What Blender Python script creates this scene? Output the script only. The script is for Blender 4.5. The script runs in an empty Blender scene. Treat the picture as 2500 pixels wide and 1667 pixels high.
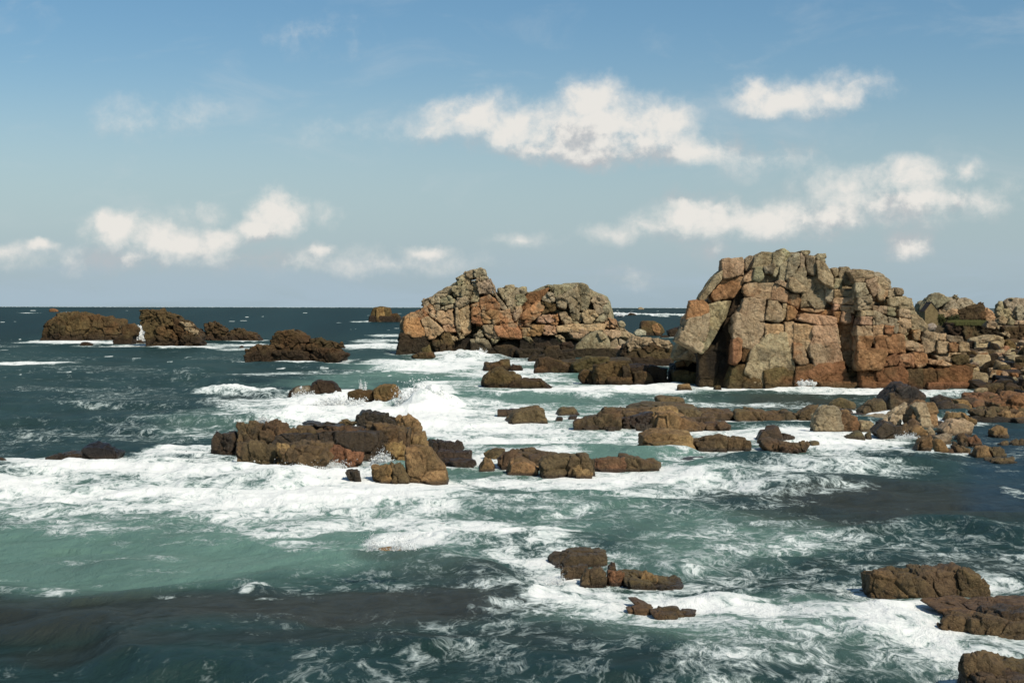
import bpy, math, random
import numpy as np
from mathutils import Vector

RNG = np.random.default_rng(7)
scene = bpy.context.scene
COL = scene.collection
F = 2352 * 50.0 / 36.0          # focal length in units of the survey grid (2352 wide)
CAM_H = 10.0
HOR = 705.8                     # horizon row of the survey grid
ROLL = 0.0019                   # the photograph is held a tenth of a degree off level
SUN_AZ, SUN_EL = math.radians(138), math.radians(48)   # azimuth clockwise from +Y (view direction)

# ------------------------------------------------------------------ noise
def _hash(ix, iy, iz, seed):
    with np.errstate(over='ignore'):
        h = (ix.astype(np.int64) * 73856093) ^ (iy.astype(np.int64) * 19349663) ^ (iz.astype(np.int64) * 83492791) ^ (seed * 2654435)
        h = h.astype(np.uint32)
        h ^= h >> np.uint32(16); h = h * np.uint32(0x7feb352d)
        h ^= h >> np.uint32(15); h = h * np.uint32(0x846ca68b)
        h ^= h >> np.uint32(16)
    return h.astype(np.float64) / 4294967296.0

def vnoise(p, seed=0):
    f = np.floor(p); i = f.astype(np.int64); t = p - f
    t = t * t * t * (t * (t * 6 - 15) + 10)
    out = 0
    for dx in (0, 1):
        wx = t[:, 0] if dx else 1 - t[:, 0]
        for dy in (0, 1):
            wy = t[:, 1] if dy else 1 - t[:, 1]
            for dz in (0, 1):
                wz = t[:, 2] if dz else 1 - t[:, 2]
                out = out + _hash(i[:, 0] + dx, i[:, 1] + dy, i[:, 2] + dz, seed) * wx * wy * wz
    return out * 2 - 1

def vnoise2(p, seed=0):
    f = np.floor(p); i = f.astype(np.int64); t = p - f
    t = t * t * t * (t * (t * 6 - 15) + 10)
    z = np.zeros(len(p), np.int64)
    a = _hash(i[:, 0], i[:, 1], z, seed); b = _hash(i[:, 0] + 1, i[:, 1], z, seed)
    c = _hash(i[:, 0], i[:, 1] + 1, z, seed); d = _hash(i[:, 0] + 1, i[:, 1] + 1, z, seed)
    return ((a * (1 - t[:, 0]) + b * t[:, 0]) * (1 - t[:, 1]) + (c * (1 - t[:, 0]) + d * t[:, 0]) * t[:, 1]) * 2 - 1

def fbm(p, octv=4, seed=0, gain=.5):
    fn = vnoise if p.shape[1] == 3 else vnoise2
    s, a, n = 0, 1.0, 0
    for o in range(octv):
        s = s + a * fn(p * (2.03 ** o) + o * 17.3, seed + o); n += a; a *= gain
    return s / n

def voronoi(p, seed=0):
    i = np.floor(p).astype(np.int64); f = p - i
    f1 = np.full(len(p), 9.0); f2 = np.full(len(p), 9.0); cid = np.zeros(len(p)); tilt = np.zeros(len(p))
    for dx in (-1, 0, 1):
        for dy in (-1, 0, 1):
            for dz in (-1, 0, 1):
                a, b, c = i[:, 0] + dx, i[:, 1] + dy, i[:, 2] + dz
                h1 = _hash(a, b, c, seed); h2 = _hash(a, b, c, seed + 91); h3 = _hash(a, b, c, seed + 177)
                ox, oy, oz = f[:, 0] - (dx + .1 + .8 * h1), f[:, 1] - (dy + .1 + .8 * h2), f[:, 2] - (dz + .1 + .8 * h3)
                d = np.sqrt(ox ** 2 + oy ** 2 + oz ** 2)
                m = d < f1
                tilt = np.where(m, ox * (h2 * 2 - 1) + oy * (h3 * 2 - 1) + oz * (h1 * 2 - 1), tilt)
                f2 = np.where(m, f1, np.minimum(f2, d)); cid = np.where(m, _hash(a, b, c, seed + 311), cid); f1 = np.where(m, d, f1)
    return f1, f2, cid, tilt

def smooth(a, b, x):
    t = np.clip((x - a) / (b - a), 0, 1); return t * t * (3 - 2 * t)

# ------------------------------------------------------------------ objects
def tag(o, label=None, cat=None, group=None, kind=None):
    for k, v in (('label', label), ('category', cat), ('group', group), ('kind', kind)):
        if v: o[k] = v
    return o

def mesh_np(name, V, polys, mat, parent=None, loc=(0, 0, 0), col=None, attrs=None, smoothed=True):
    me = bpy.data.meshes.new(name)
    V = np.asarray(V, np.float64); polys = np.asarray(polys, np.int32)
    k = polys.shape[1]
    me.vertices.add(len(V)); me.vertices.foreach_set('co', V.astype(np.float32).ravel())
    me.loops.add(polys.size); me.loops.foreach_set('vertex_index', polys.ravel())
    me.polygons.add(len(polys)); me.polygons.foreach_set('loop_start', np.arange(0, polys.size, k, dtype=np.int32))
    try: me.polygons.foreach_set('loop_total', np.full(len(polys), k, np.int32))
    except Exception: pass
    me.update(calc_edges=True)
    me.polygons.foreach_set('use_smooth', np.full(len(polys), smoothed, bool))
    if col is not None:
        a = me.attributes.new('tint', 'FLOAT_COLOR', 'POINT')
        c = np.ones((len(V), 4), np.float32); c[:, :3] = np.clip(col, 0, 1); a.data.foreach_set('color', c.ravel())
    for an, av in (attrs or {}).items():
        a = me.attributes.new(an, 'FLOAT', 'POINT'); a.data.foreach_set('value', np.asarray(av, np.float32))
    me.validate()
    me.materials.append(mat)
    o = bpy.data.objects.new(name, me); COL.objects.link(o)
    o.location = loc
    if parent: o.parent = parent
    return o

def empty(name, loc=(0, 0, 0)):
    o = bpy.data.objects.new(name, None); COL.objects.link(o); o.location = loc; o.empty_display_size = .3
    return o

# ------------------------------------------------------------------ survey crops -> grid -> metres
CROPS = {'D': (0, 0, 1 / .9408),
         'C1': (1640, 600, 450 / 1960), 'C2': (2030, 640, 470 / 1992), 'C3': (960, 640, 340 / 2132), 'C4': (1250, 680, 430 / 2352),
         'C7': (2200, 660, 300 / 2352), 'B1': (0, 700, 900 / 2352), 'B2': (850, 600, 850 / 2352), 'B4': (400, 900, 900 / 2352),
         'B5': (1100, 930, 900 / 2352), 'B6': (1900, 850, 600 / 2352), 'B7': (1250, 1250, 1250 / 2352), 'B8': (0, 1150, 1250 / 2352)}
def grid(crop, pts):
    x0, y0, s = CROPS[crop]
    return level(np.array([((x0 + x * s) * .9408, (y0 + y * s) * .9408) for x, y in pts]))
def level(g):
    x, y = g[:, 0] - 1176, g[:, 1] - HOR
    return np.stack([x + ROLL * y + 1176, y - ROLL * x + HOR], 1)
def water_pt(dx, dy):
    Y = CAM_H * F / (dy - HOR); return (dx - 1176) / F * Y, Y

# ------------------------------------------------------------------ node helpers
def nt(m): m.use_nodes = True; m.node_tree.nodes.clear(); return m.node_tree
def N(t, typ, **kw):
    n = t.nodes.new(typ)
    for k, v in kw.items():
        if k.startswith('i_'): n.inputs[k[2:].replace('_', ' ')].default_value = v
        else: setattr(n, k, v)
    return n
def L(t, a, b): t.links.new(a, b)
def val(t, x): return x
def math_(t, op, a, b=None, c=None, clamp=False):
    n = t.nodes.new('ShaderNodeMath'); n.operation = op; n.use_clamp = clamp
    for i, x in enumerate((a, b, c)):
        if x is None: continue
        if isinstance(x, (int, float)): n.inputs[i].default_value = x
        else: L(t, x, n.inputs[i])
    return n.outputs[0]
def maprange(t, x, a, b, c, d, typ='SMOOTHSTEP'):
    n = t.nodes.new('ShaderNodeMapRange'); n.interpolation_type = typ; n.clamp = True
    for i, v in enumerate((x, a, b, c, d)):
        if isinstance(v, (int, float)): n.inputs[i].default_value = v
        else: L(t, v, n.inputs[i])
    return n.outputs[0]
def mixc(t, fac, a, b, typ='MIX'):
    n = t.nodes.new('ShaderNodeMix'); n.data_type = 'RGBA'; n.blend_type = typ; n.clamp_factor = True
    for s, v in ((n.inputs[0], fac), (n.inputs[6], a), (n.inputs[7], b)):
        if isinstance(v, (int, float)): s.default_value = v
        elif isinstance(v, tuple): s.default_value = (*v, 1) if len(v) == 3 else v
        else: L(t, v, s)
    return n.outputs[2]
def noise(t, vec, scale, detail=4, rough=.5, dist=0.0, out=0):
    n = t.nodes.new('ShaderNodeTexNoise')
    n.inputs['Scale'].default_value = scale; n.inputs['Detail'].default_value = detail
    n.inputs['Roughness'].default_value = rough; n.inputs['Distortion'].default_value = dist
    L(t, vec, n.inputs['Vector']); return n.outputs[out]
def mapping(t, vec, scale=(1, 1, 1), rot=(0, 0, 0), loc=(0, 0, 0)):
    n = t.nodes.new('ShaderNodeMapping'); n.inputs['Scale'].default_value = scale; n.inputs['Rotation'].default_value = rot
    n.inputs['Location'].default_value = loc; L(t, vec, n.inputs['Vector']); return n.outputs[0]

# ------------------------------------------------------------------ materials
def rock_material(name, grain=1.0, speck=.35, wet=False):
    m = bpy.data.materials.new(name); t = nt(m)
    geo = N(t, 'ShaderNodeNewGeometry'); P = geo.outputs['Position']
    a = N(t, 'ShaderNodeAttribute', attribute_name='tint')
    n1 = noise(t, P, .9 / grain, 8, .65)
    n2 = noise(t, P, 6 / grain, 6, .7)
    n3 = noise(t, mapping(t, P, (1, 1, .35)), .5 / grain, 5, .6, .6)
    c = mixc(t, maprange(t, n1, .3, .7, 0, 1), a.outputs['Color'], mixc(t, 1.0, a.outputs['Color'], (.62, .58, .55), 'MULTIPLY'))
    c = mixc(t, maprange(t, n2, .45, .75, 0, .7), c, mixc(t, 1.0, c, (1.5, 1.42, 1.32), 'MULTIPLY'))
    n4 = noise(t, P, 2.4 / grain, 6, .7)
    c = mixc(t, maprange(t, n4, .46, .66, 0, .8), c, mixc(t, 1.0, c, (.5, .47, .42), 'MULTIPLY'))
    c = mixc(t, maprange(t, n3, .5, .66, 0, .6), c, mixc(t, 1.0, c, (.45, .43, .38), 'MULTIPLY'))
    spots = noise(t, P, 2.2 / grain, 3, .5, .3)
    c = mixc(t, maprange(t, spots, .64, .7, 0, speck), c, (.028, .022, .014))
    bmp = N(t, 'ShaderNodeBump'); bmp.inputs['Strength'].default_value = .9; bmp.inputs['Distance'].default_value = .75 * grain
    vo = N(t, 'ShaderNodeTexVoronoi', feature='DISTANCE_TO_EDGE'); vo.inputs['Scale'].default_value = .75 / grain
    wv = N(t, 'ShaderNodeVectorMath', operation='MULTIPLY_ADD')
    L(t, noise(t, P, 1.3 / grain, 3, .6, 0, 1), wv.inputs[0]); wv.inputs[1].default_value = (.9 * grain,) * 3; L(t, P, wv.inputs[2])
    L(t, wv.outputs[0], vo.inputs['Vector'])
    h = math_(t, 'ADD', math_(t, 'MULTIPLY', noise(t, P, 1.3 / grain, 10, .72), 1.1), math_(t, 'MULTIPLY', maprange(t, vo.outputs['Distance'], 0, .05, 0, 1), .13))
    L(t, h, bmp.inputs['Height'])
    b = N(t, 'ShaderNodeBsdfPrincipled'); L(t, c, b.inputs['Base Color']); L(t, bmp.outputs[0], b.inputs['Normal'])
    lum = N(t, 'ShaderNodeRGBToBW'); L(t, a.outputs['Color'], lum.inputs[0])
    L(t, maprange(t, lum.outputs[0], .03, .16, .34 if wet else .5, .9), b.inputs['Roughness'])
    b.inputs['Specular IOR Level'].default_value = .38 if wet else .16
    o = N(t, 'ShaderNodeOutputMaterial'); L(t, b.outputs[0], o.inputs[0]); return m

MAT_ROCK = rock_material('granite', 1.0, .25)
MAT_FINE = rock_material('wet granite', .4, .75, True)
MAT_FAR = rock_material('far granite', 1.8, .2)

# ------------------------------------------------------------------ rock blocks
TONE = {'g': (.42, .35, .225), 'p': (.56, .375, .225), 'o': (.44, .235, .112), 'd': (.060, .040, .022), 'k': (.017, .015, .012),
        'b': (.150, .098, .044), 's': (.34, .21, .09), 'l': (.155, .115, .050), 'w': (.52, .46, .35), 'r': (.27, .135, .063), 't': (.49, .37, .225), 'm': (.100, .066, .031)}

def hull(pts):
    pts = sorted(map(tuple, pts))
    def half(ps):
        h = []
        for p in ps:
            while len(h) > 1 and (h[-1][0] - h[-2][0]) * (p[1] - h[-2][1]) - (h[-1][1] - h[-2][1]) * (p[0] - h[-2][0]) <= 0: h.pop()
            h.append(p)
        return h[:-1]
    return np.array(half(pts) + half(pts[::-1]))

def lattice(nx, ny, nz):
    idx, quads, off = [], [], 0
    dims = (nx, ny, nz)
    for ax in range(3):
        u, v = [a for a in range(3) if a != ax]
        nu, nv = dims[u], dims[v]
        for side in (0, dims[ax]):
            I, J = np.meshgrid(np.arange(nu + 1), np.arange(nv + 1), indexing='ij')
            pts = np.zeros((I.size, 3), np.int64); pts[:, u] = I.ravel(); pts[:, v] = J.ravel(); pts[:, ax] = side
            q = np.arange(I.size).reshape(nu + 1, nv + 1)
            f = np.stack([q[:-1, :-1], q[1:, :-1], q[1:, 1:], q[:-1, 1:]], -1).reshape(-1, 4)
            flip = (side == 0) ^ (ax == 1)
            if flip: f = f[:, ::-1]
            idx.append(pts); quads.append(f + off); off += len(pts)
    idx = np.concatenate(idx); quads = np.concatenate(quads)
    key = (idx[:, 0] * 4096 + idx[:, 1]) * 4096 + idx[:, 2]
    _, first, inv = np.unique(key, return_index=True, return_inverse=True)
    pos = idx[first] / np.array(dims) * 2 - 1
    return np.tan(pos * math.pi / 4), inv.ravel()[quads]

def block(poly, Yf, th, rng, p=22, lean=.2, jit=.22, crack=.12, cell=1.8, rough=.035, res=None, sink=1.2, facets=3, cut=(.8, .97), zmin=None, facet=1.8, lift=0.0, resf=1.15, grow=1.0, leanc=.4):
    """poly: outline in survey grid units; Yf: distance of its front face; returns verts, quads in metres."""
    hgt = np.ptp(poly[:, 1]); rel = (poly[:, 1].max() - poly[:, 1]) / max(hgt, 1e-6)
    Yp = Yf + leanc * th * rel
    X = (poly[:, 0] - 1176) / F * Yp; Z = CAM_H - (poly[:, 1] - HOR) / F * Yp
    Z = Z + lift
    if zmin is not None:
        zb, zr = Z.min(), np.ptp(Z)
        if zb < 1.7: Z = np.where(Z < zb + .22 * zr, np.minimum(Z - max(zb, 0) - sink, -.5), Z)
    H = hull(np.stack([X, Z], 1))
    c = H.mean(0); x0, z0 = (H[:, 0].min() + H[:, 0].max()) / 2, (H[:, 1].min() + H[:, 1].max()) / 2
    c = (c + np.array([x0, z0])) / 2
    cen = np.array([c[0], Yf + th / 2, c[1]])
    planes = []
    nH = len(H)
    for i in range(nH):
        a, b = H[i], H[(i + 1) % nH]; e = b - a; l = np.hypot(*e)
        if l < 1e-4: continue
        n = np.array([e[1], -e[0]]) / l
        if n @ (a - c) < 0: n = -n
        h = n @ (a - c)
        n3 = np.array([n[0], rng.uniform(-.10, .03), n[1]]); n3 /= np.linalg.norm(n3)
        planes.append((n3, h * 1.03 * grow))
    for yy in (-1, 1):
        n = np.array([rng.uniform(-jit, jit), yy, (lean if yy < 0 else .1) + rng.uniform(-jit, jit) * .6]); n /= np.linalg.norm(n)
        planes.append((n, th / 2))
    corners = np.array([[q[0] - c[0], s * th / 2, q[1] - c[1]] for q in H for s in (-1, 1)])
    for _ in range(facets):
        n = np.array([rng.normal(), -abs(rng.normal()) * .9 + .1, rng.normal() * .8 + .25]); n /= np.linalg.norm(n)
        planes.append((n, (corners @ n).max() * rng.uniform(*cut)))
    ext = np.array([np.ptp(H[:, 0]), th, np.ptp(H[:, 1])])
    res = res or max(.02, Yf / 1422 * resf)
    seg = np.clip(np.ceil(ext / res), 6, 84).astype(int)
    q, quads = lattice(*seg)
    q = q / np.linalg.norm(q, axis=1)[:, None] * ext; d = q / np.linalg.norm(q, axis=1)[:, None]
    acc = 0
    for n, h in planes: acc = acc + np.clip((d @ n) / max(h, .01), 0, None) ** p
    r = acc ** (-1 / p)
    P = cen + d * r[:, None]
    size = float(np.sort(ext)[1])
    amp = rough * min(size, 5)
    disp = amp * fbm(P / (.45 * size + .2), 3, int(rng.integers(1e6))) + amp * .45 * fbm(P / (.12 * size + .08), 3, int(rng.integers(1e6)))
    cid = np.full(len(P), .5)
    if crack > 0:
        crack = max(crack * float(np.clip(2.4 / size, .4, 1)), .034 * min(size, 4)); cell = max(min(cell, .8 * size), .42 * size)
        ang = rng.uniform(-.35, .35); ca, sa = math.cos(ang), math.sin(ang)
        for k, (cl, am) in enumerate(((cell, crack), (cell / 2.3, crack * .42), (cell / 5.5, crack * .13))):
            Q = np.stack([P[:, 0] * ca - P[:, 2] * sa, P[:, 1] * .8, (P[:, 0] * sa + P[:, 2] * ca) * 1.2], 1) / cl
            Q = Q + .10 * np.stack([fbm(P / cl * 1.3, 2, 5), fbm(P / cl * 1.3, 2, 6), fbm(P / cl * 1.3, 2, 7)], 1)
            f1, f2, ci, tl = voronoi(Q, int(rng.integers(1e6)))
            disp = disp + am * ((ci - .5) * 1.0 + facet * tl) - am * (1.3 if k == 0 else .6) * np.exp(-((f2 - f1) / .055) ** 2)
            if k == 0: cid = ci
    P = P + d * np.minimum(disp, .25 * size)[:, None]
    return P, quads, cid

def paint_cols(P, tone, rng, cid, wl=1.1, dark=(.045, .03, .018), grey=.5, paints=(), vary=.12):
    base = np.array(TONE[tone]) * rng.uniform(1 - vary, 1 + vary)
    base = base * (1 + rng.uniform(-.06, .06, 3))
    c = np.repeat(base[None], len(P), 0) * (1 + .30 * (cid - .5))[:, None]
    n = fbm(P / 2.2, 4, 11); n2 = fbm(P / 3.7, 4, 23)
    if tone in 'po':
        c = c + (np.array(TONE['g']) - c) * (smooth(.05, .4, n) * grey)[:, None]
        c = c + (np.array(TONE['o']) - c) * (smooth(.05, .35, n2) * .55)[:, None]
    if tone in 'gtw':
        c = c + (np.array(TONE['t']) * .9 - c) * (smooth(0, .4, n2) * .5)[:, None]
        c = c + (np.array((.11, .1, .075)) - c) * (smooth(.18, .5, n) * .5)[:, None]
    if tone in 'bsmlr':
        c = c + (np.array(TONE['l']) * .8 - c) * (smooth(.0, .4, n) * .55)[:, None]
        c = c + (np.array((.17, .085, .035)) - c) * (smooth(.1, .4, n2) * .45)[:, None]
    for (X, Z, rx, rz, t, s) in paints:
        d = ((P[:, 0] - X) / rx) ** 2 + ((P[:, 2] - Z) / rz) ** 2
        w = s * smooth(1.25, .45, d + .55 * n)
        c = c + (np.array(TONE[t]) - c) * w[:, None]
    if wl > 0:
        w = smooth(wl + .25 * wl, wl * .35, P[:, 2] + .45 * wl * n)
        c = c + (np.array(dark) - c) * (.85 * w)[:, None]
    return c

WATERLINE = []
def parse(s):
    out = []
    for ln in s.strip().splitlines():
        ln = ln.split('#')[0].strip()
        if not ln: continue
        w = ln.split(); out.append((float(w[0]), w[1], [tuple(map(float, q.split(','))) for q in w[2:]]))
    return out

def rock(name, cat, label, spec, Y0, crop=None, group=None, part='granite_block', slope=0.0, mat=None, thk=None, thr=.85, tmin=.8, tmax=7,
         wl=1.1, dark=(.045, .03, .018), paints=(), seed=1, grey=.5, ground=None, fixy=False, **bk):
    """spec: lines «offset tone x,y x,y ...» or {crop: lines}; one line = one joint-bounded block of the rock."""
    specs = spec if isinstance(spec, dict) else {crop: spec}
    blocks = [(off, t, grid(cr, pts)) for cr, s in specs.items() for off, t, pts in parse(s)]
    rng = np.random.default_rng(seed * 977 + len(blocks))
    allp = np.concatenate([b[2] for b in blocks])
    if ground is None: ground = wl > 0 or Y0 < 160
    if ground and not fixy: Y0 = min(CAM_H * F / max(g[:, 1].max() - HOR, 1) - off for off, t, g in blocks)
    loc = np.array([(allp[:, 0].mean() - 1176) / F * Y0, Y0, 0.0])
    pw = []
    for (cr, x, y, rx, ry, t, s) in paints:
        g = grid(cr, [(x, y), (x + rx, y + ry)]); k = Y0 / F
        pw.append(((g[0, 0] - 1176) * k, CAM_H - (g[0, 1] - HOR) * k, (g[1, 0] - g[0, 0]) * k, (g[1, 1] - g[0, 1]) * k, t, s))
    zmin = 0.0 if ground else None
    single = len(blocks) == 1
    root = None
    if not single: root = tag(empty(name, loc), label, cat, group)
    mat = mat or MAT_ROCK
    if bk.get('p', 22) > 12 and bk.get('p', 22) < 45 and (mat is MAT_FINE or 200 < Y0 < 262):   # sharp, much-fractured tidal rock
        bk = dict(bk, p=40, facets=5, cut=(.75, .96), jit=.4, crack=min(bk.get('crack', .12) * 2.2, .0017 * Y0))
    for off, t, g in blocks:
        zc = CAM_H - (g[:, 1].mean() - HOR) / F * Y0
        Yf = Y0 + slope * max(zc, 0) + off
        w, h = np.ptp(g[:, 0]) / F * Yf, np.ptp(g[:, 1]) / F * Yf
        th = thk or float(np.clip(thr * max(w, h * .8), tmin, tmax))
        P, quads, cid = block(g, Yf, th, rng, zmin=zmin, **bk)
        near0 = P[np.abs(P[:, 2]) < .35]
        if len(near0) and Y0 < 700: WATERLINE.append(near0[::max(1, len(near0) // 60), :2])
        c = paint_cols(P, t, rng, cid, wl, dark, grey, pw)
        o = mesh_np(name if single else part, P - loc, quads, mat, root, tuple(loc) if single else (0, 0, 0), c)
        if single: tag(o, label, cat, group); root = o
    return root
# ================================================================== THE BIG STACK (right) : base distance about 178 m
STACK = {'C1': """
.2 p 530,150 740,130 770,190 770,310 650,340 540,345 527,250
1.6 g 775,160 830,110 890,120 860,200 800,280 765,250
.3 g 890,110 960,70 1060,80 1090,190 1060,260 960,240 850,240
.2 g 1060,80 1150,60 1200,110 1170,200 1110,330 1060,310 1085,180
.7 g 1140,50 1190,30 1230,55 1270,90 1250,160 1180,190 1150,110
-.2 g 880,225 960,225 975,340 930,388 860,368
-.4 g 970,230 1080,185 1095,240 1070,300 985,295
.2 p 750,380 770,330 860,235 880,260 870,370 790,395
.8 g 840,250 1000,230 1140,240 1140,390 900,400 840,330
-.2 g 1145,230 1200,170 1230,190 1225,330 1190,395 1130,375
-.5 g 1230,170 1290,100 1345,90 1350,200 1295,335 1240,385 1210,330
-.4 g 1350,100 1375,82 1410,130 1418,230 1350,238
-.6 g 1345,240 1420,230 1442,420 1437,465 1370,395 1285,335
-1.2 t 1250,350 1300,338 1442,440 1430,492 1320,492 1238,455
-.7 t 1085,395 1140,362 1232,400 1242,462 1170,432
1. g 1360,60 1460,48 1466,90 1420,115 1378,88
-.1 g 1415,110 1490,110 1535,180 1532,295 1490,312 1430,272 1415,170
1.2 g 1512,125 1560,85 1622,88 1632,180 1580,175
-.8 t 1530,180 1570,150 1620,180 1700,290 1732,400 1722,447 1640,422 1553,345
.8 g 1285,85 1345,66 1360,95 1290,108
1.2 g 1240,90 1300,80 1480,100 1560,140 1600,200 1500,330 1240,300
.3 g 1440,335 1500,320 1560,345 1650,430 1645,560 1610,655 1370,652 1365,500 1440,490
0 g 1615,425 1722,452 1732,540 1680,602 1625,575
.5 p 1350,660 1600,655 1622,690 1500,717 1370,692
1.0 o 1340,690 1690,668 1705,755 1500,745 1330,735
-.1 p 760,395 900,388 1095,398 1065,470 1045,575 880,562 800,547 745,470
-.5 p 1058,470 1100,408 1232,500 1228,612 1130,592 1042,572
-.5 o 1228,520 1340,518 1367,570 1347,682 1310,642 1222,612
-.6 t 712,700 768,560 890,558 1002,568 1002,700 982,806 900,802 720,745
-.8 t 1026,580 1120,588 1172,660 1172,792 1130,824 982,808 1000,690
-.6 p 1168,610 1217,618 1212,785 1168,802
-.8 o 1212,630 1290,648 1334,700 1312,772 1220,803
.3 t 440,330 530,258 532,350 400,482 340,582 293,557 300,530
.6 o 540,355 745,338 742,420 640,565 440,597 408,562 440,470
.1 o 166,705 200,598 312,583 392,640 402,722 330,772 166,795
-.3 t 166,785 330,765 395,720 385,870 300,1125 62,1002 110,900
.1 t 375,640 560,595 615,600 565,760 485,905 368,855 400,720
-.2 g 250,1110 370,835 442,898 485,920 400,1065 330,1145
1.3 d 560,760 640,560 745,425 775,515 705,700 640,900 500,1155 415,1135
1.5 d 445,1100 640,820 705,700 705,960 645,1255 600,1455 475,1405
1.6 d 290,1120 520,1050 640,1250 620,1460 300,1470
-.8 t 635,780 700,718 800,770 975,820 962,965 850,1105 760,1085 645,965
-.7 p 975,828 1192,838 1205,955 1050,1005 995,945
-1.1 o 638,1002 700,972 752,1010 742,1182 690,1255 636,1245
-.6 b 748,1090 850,1045 872,1110 842,1235 738,1225
-1.2 t 855,1080 1000,948 1195,938 1255,1125 1305,1305 1335,1435 1000,1480 785,1335
-1.4 l 560,1440 640,1300 760,1258 905,1350 1010,1475 640,1472
-1.6 l 980,1340 1180,1290 1330,1360 1340,1470 1000,1482
-.9 p 1195,818 1295,808 1295,1000 1275,1155 1208,1005
-1.2 p 1330,742 1420,722 1690,748 1732,758 1752,905 1600,865 1305,795
-1.1 p 1295,828 1485,848 1515,962 1545,1115 1430,1115 1288,1025
-1.4 p 1505,858 1742,868 1772,1000 1802,1150 1812,1235 1500,1275 1445,1120 1535,1100
-1.3 o 1285,1028 1392,1048 1455,1202 1472,1275 1370,1275 1278,1185
-1.8 r 1325,1282 1500,1268 1812,1235 1855,1340 1895,1455 1600,1505 1325,1445
-2.4 r 1555,1440 1890,1435 1965,1455 1965,1530 1650,1515
0.3 g 1770,290 1800,230 1862,223 1892,290 1945,360 1945,425 1830,412 1778,352
0.3 g 1700,250 1762,238 1772,322 1730,345 1695,292
-0.1 g 1718,350 1812,350 1816,455 1720,455
-0.2 g 1812,470 1948,462 1950,552 1818,550
-0.2 p 1716,458 1818,458 1816,562 1718,562
-0.3 p 1716,560 1945,548 1945,632 1780,628 1716,615
-0.4 p 1716,618 1782,625 1780,692 1716,690
-0.4 p 1780,630 1934,632 1930,722 1780,694
-0.5 o 1706,695 1790,698 1786,828 1716,822
-0.5 p 1786,698 1902,712 1902,826 1786,822
-0.3 o 1895,735 1936,742 1936,828 1900,824
0.3 o 1745,826 1936,826 1958,1050 1952,1222 1880,1296 1826,1225 1785,1055
3 t 540,345 760,300 900,240 900,420 640,560
5 t 780,420 1500,330 1940,420 1930,1300 1300,1400 700,1400 740,700
5 t 330,620 760,400 760,1000 650,1400 180,1100 180,800
""", 'C2': """
-.6 b 168,1108 252,1108 246,1204 168,1204
-1.0 r 0,1208 305,1205 325,1310 0,1305
"""}
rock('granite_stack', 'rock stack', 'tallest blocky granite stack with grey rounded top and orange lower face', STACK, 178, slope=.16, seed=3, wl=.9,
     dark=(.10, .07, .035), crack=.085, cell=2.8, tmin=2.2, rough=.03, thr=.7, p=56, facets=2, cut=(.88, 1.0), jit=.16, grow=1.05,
     paints=(('C1', 565, 1080, 60, 300, 'k', .8), ('C1', 650, 700, 50, 170, 'd', .6), ('C1', 500, 1250, 120, 180, 'k', .7), ('C1', 1650, 1120, 110, 110, 'm', .35), ('C1', 1500, 1430, 420, 90, 'r', .6)))  # gully dark tones: black lichen stain, plus some gully shade put into the colour

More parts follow.
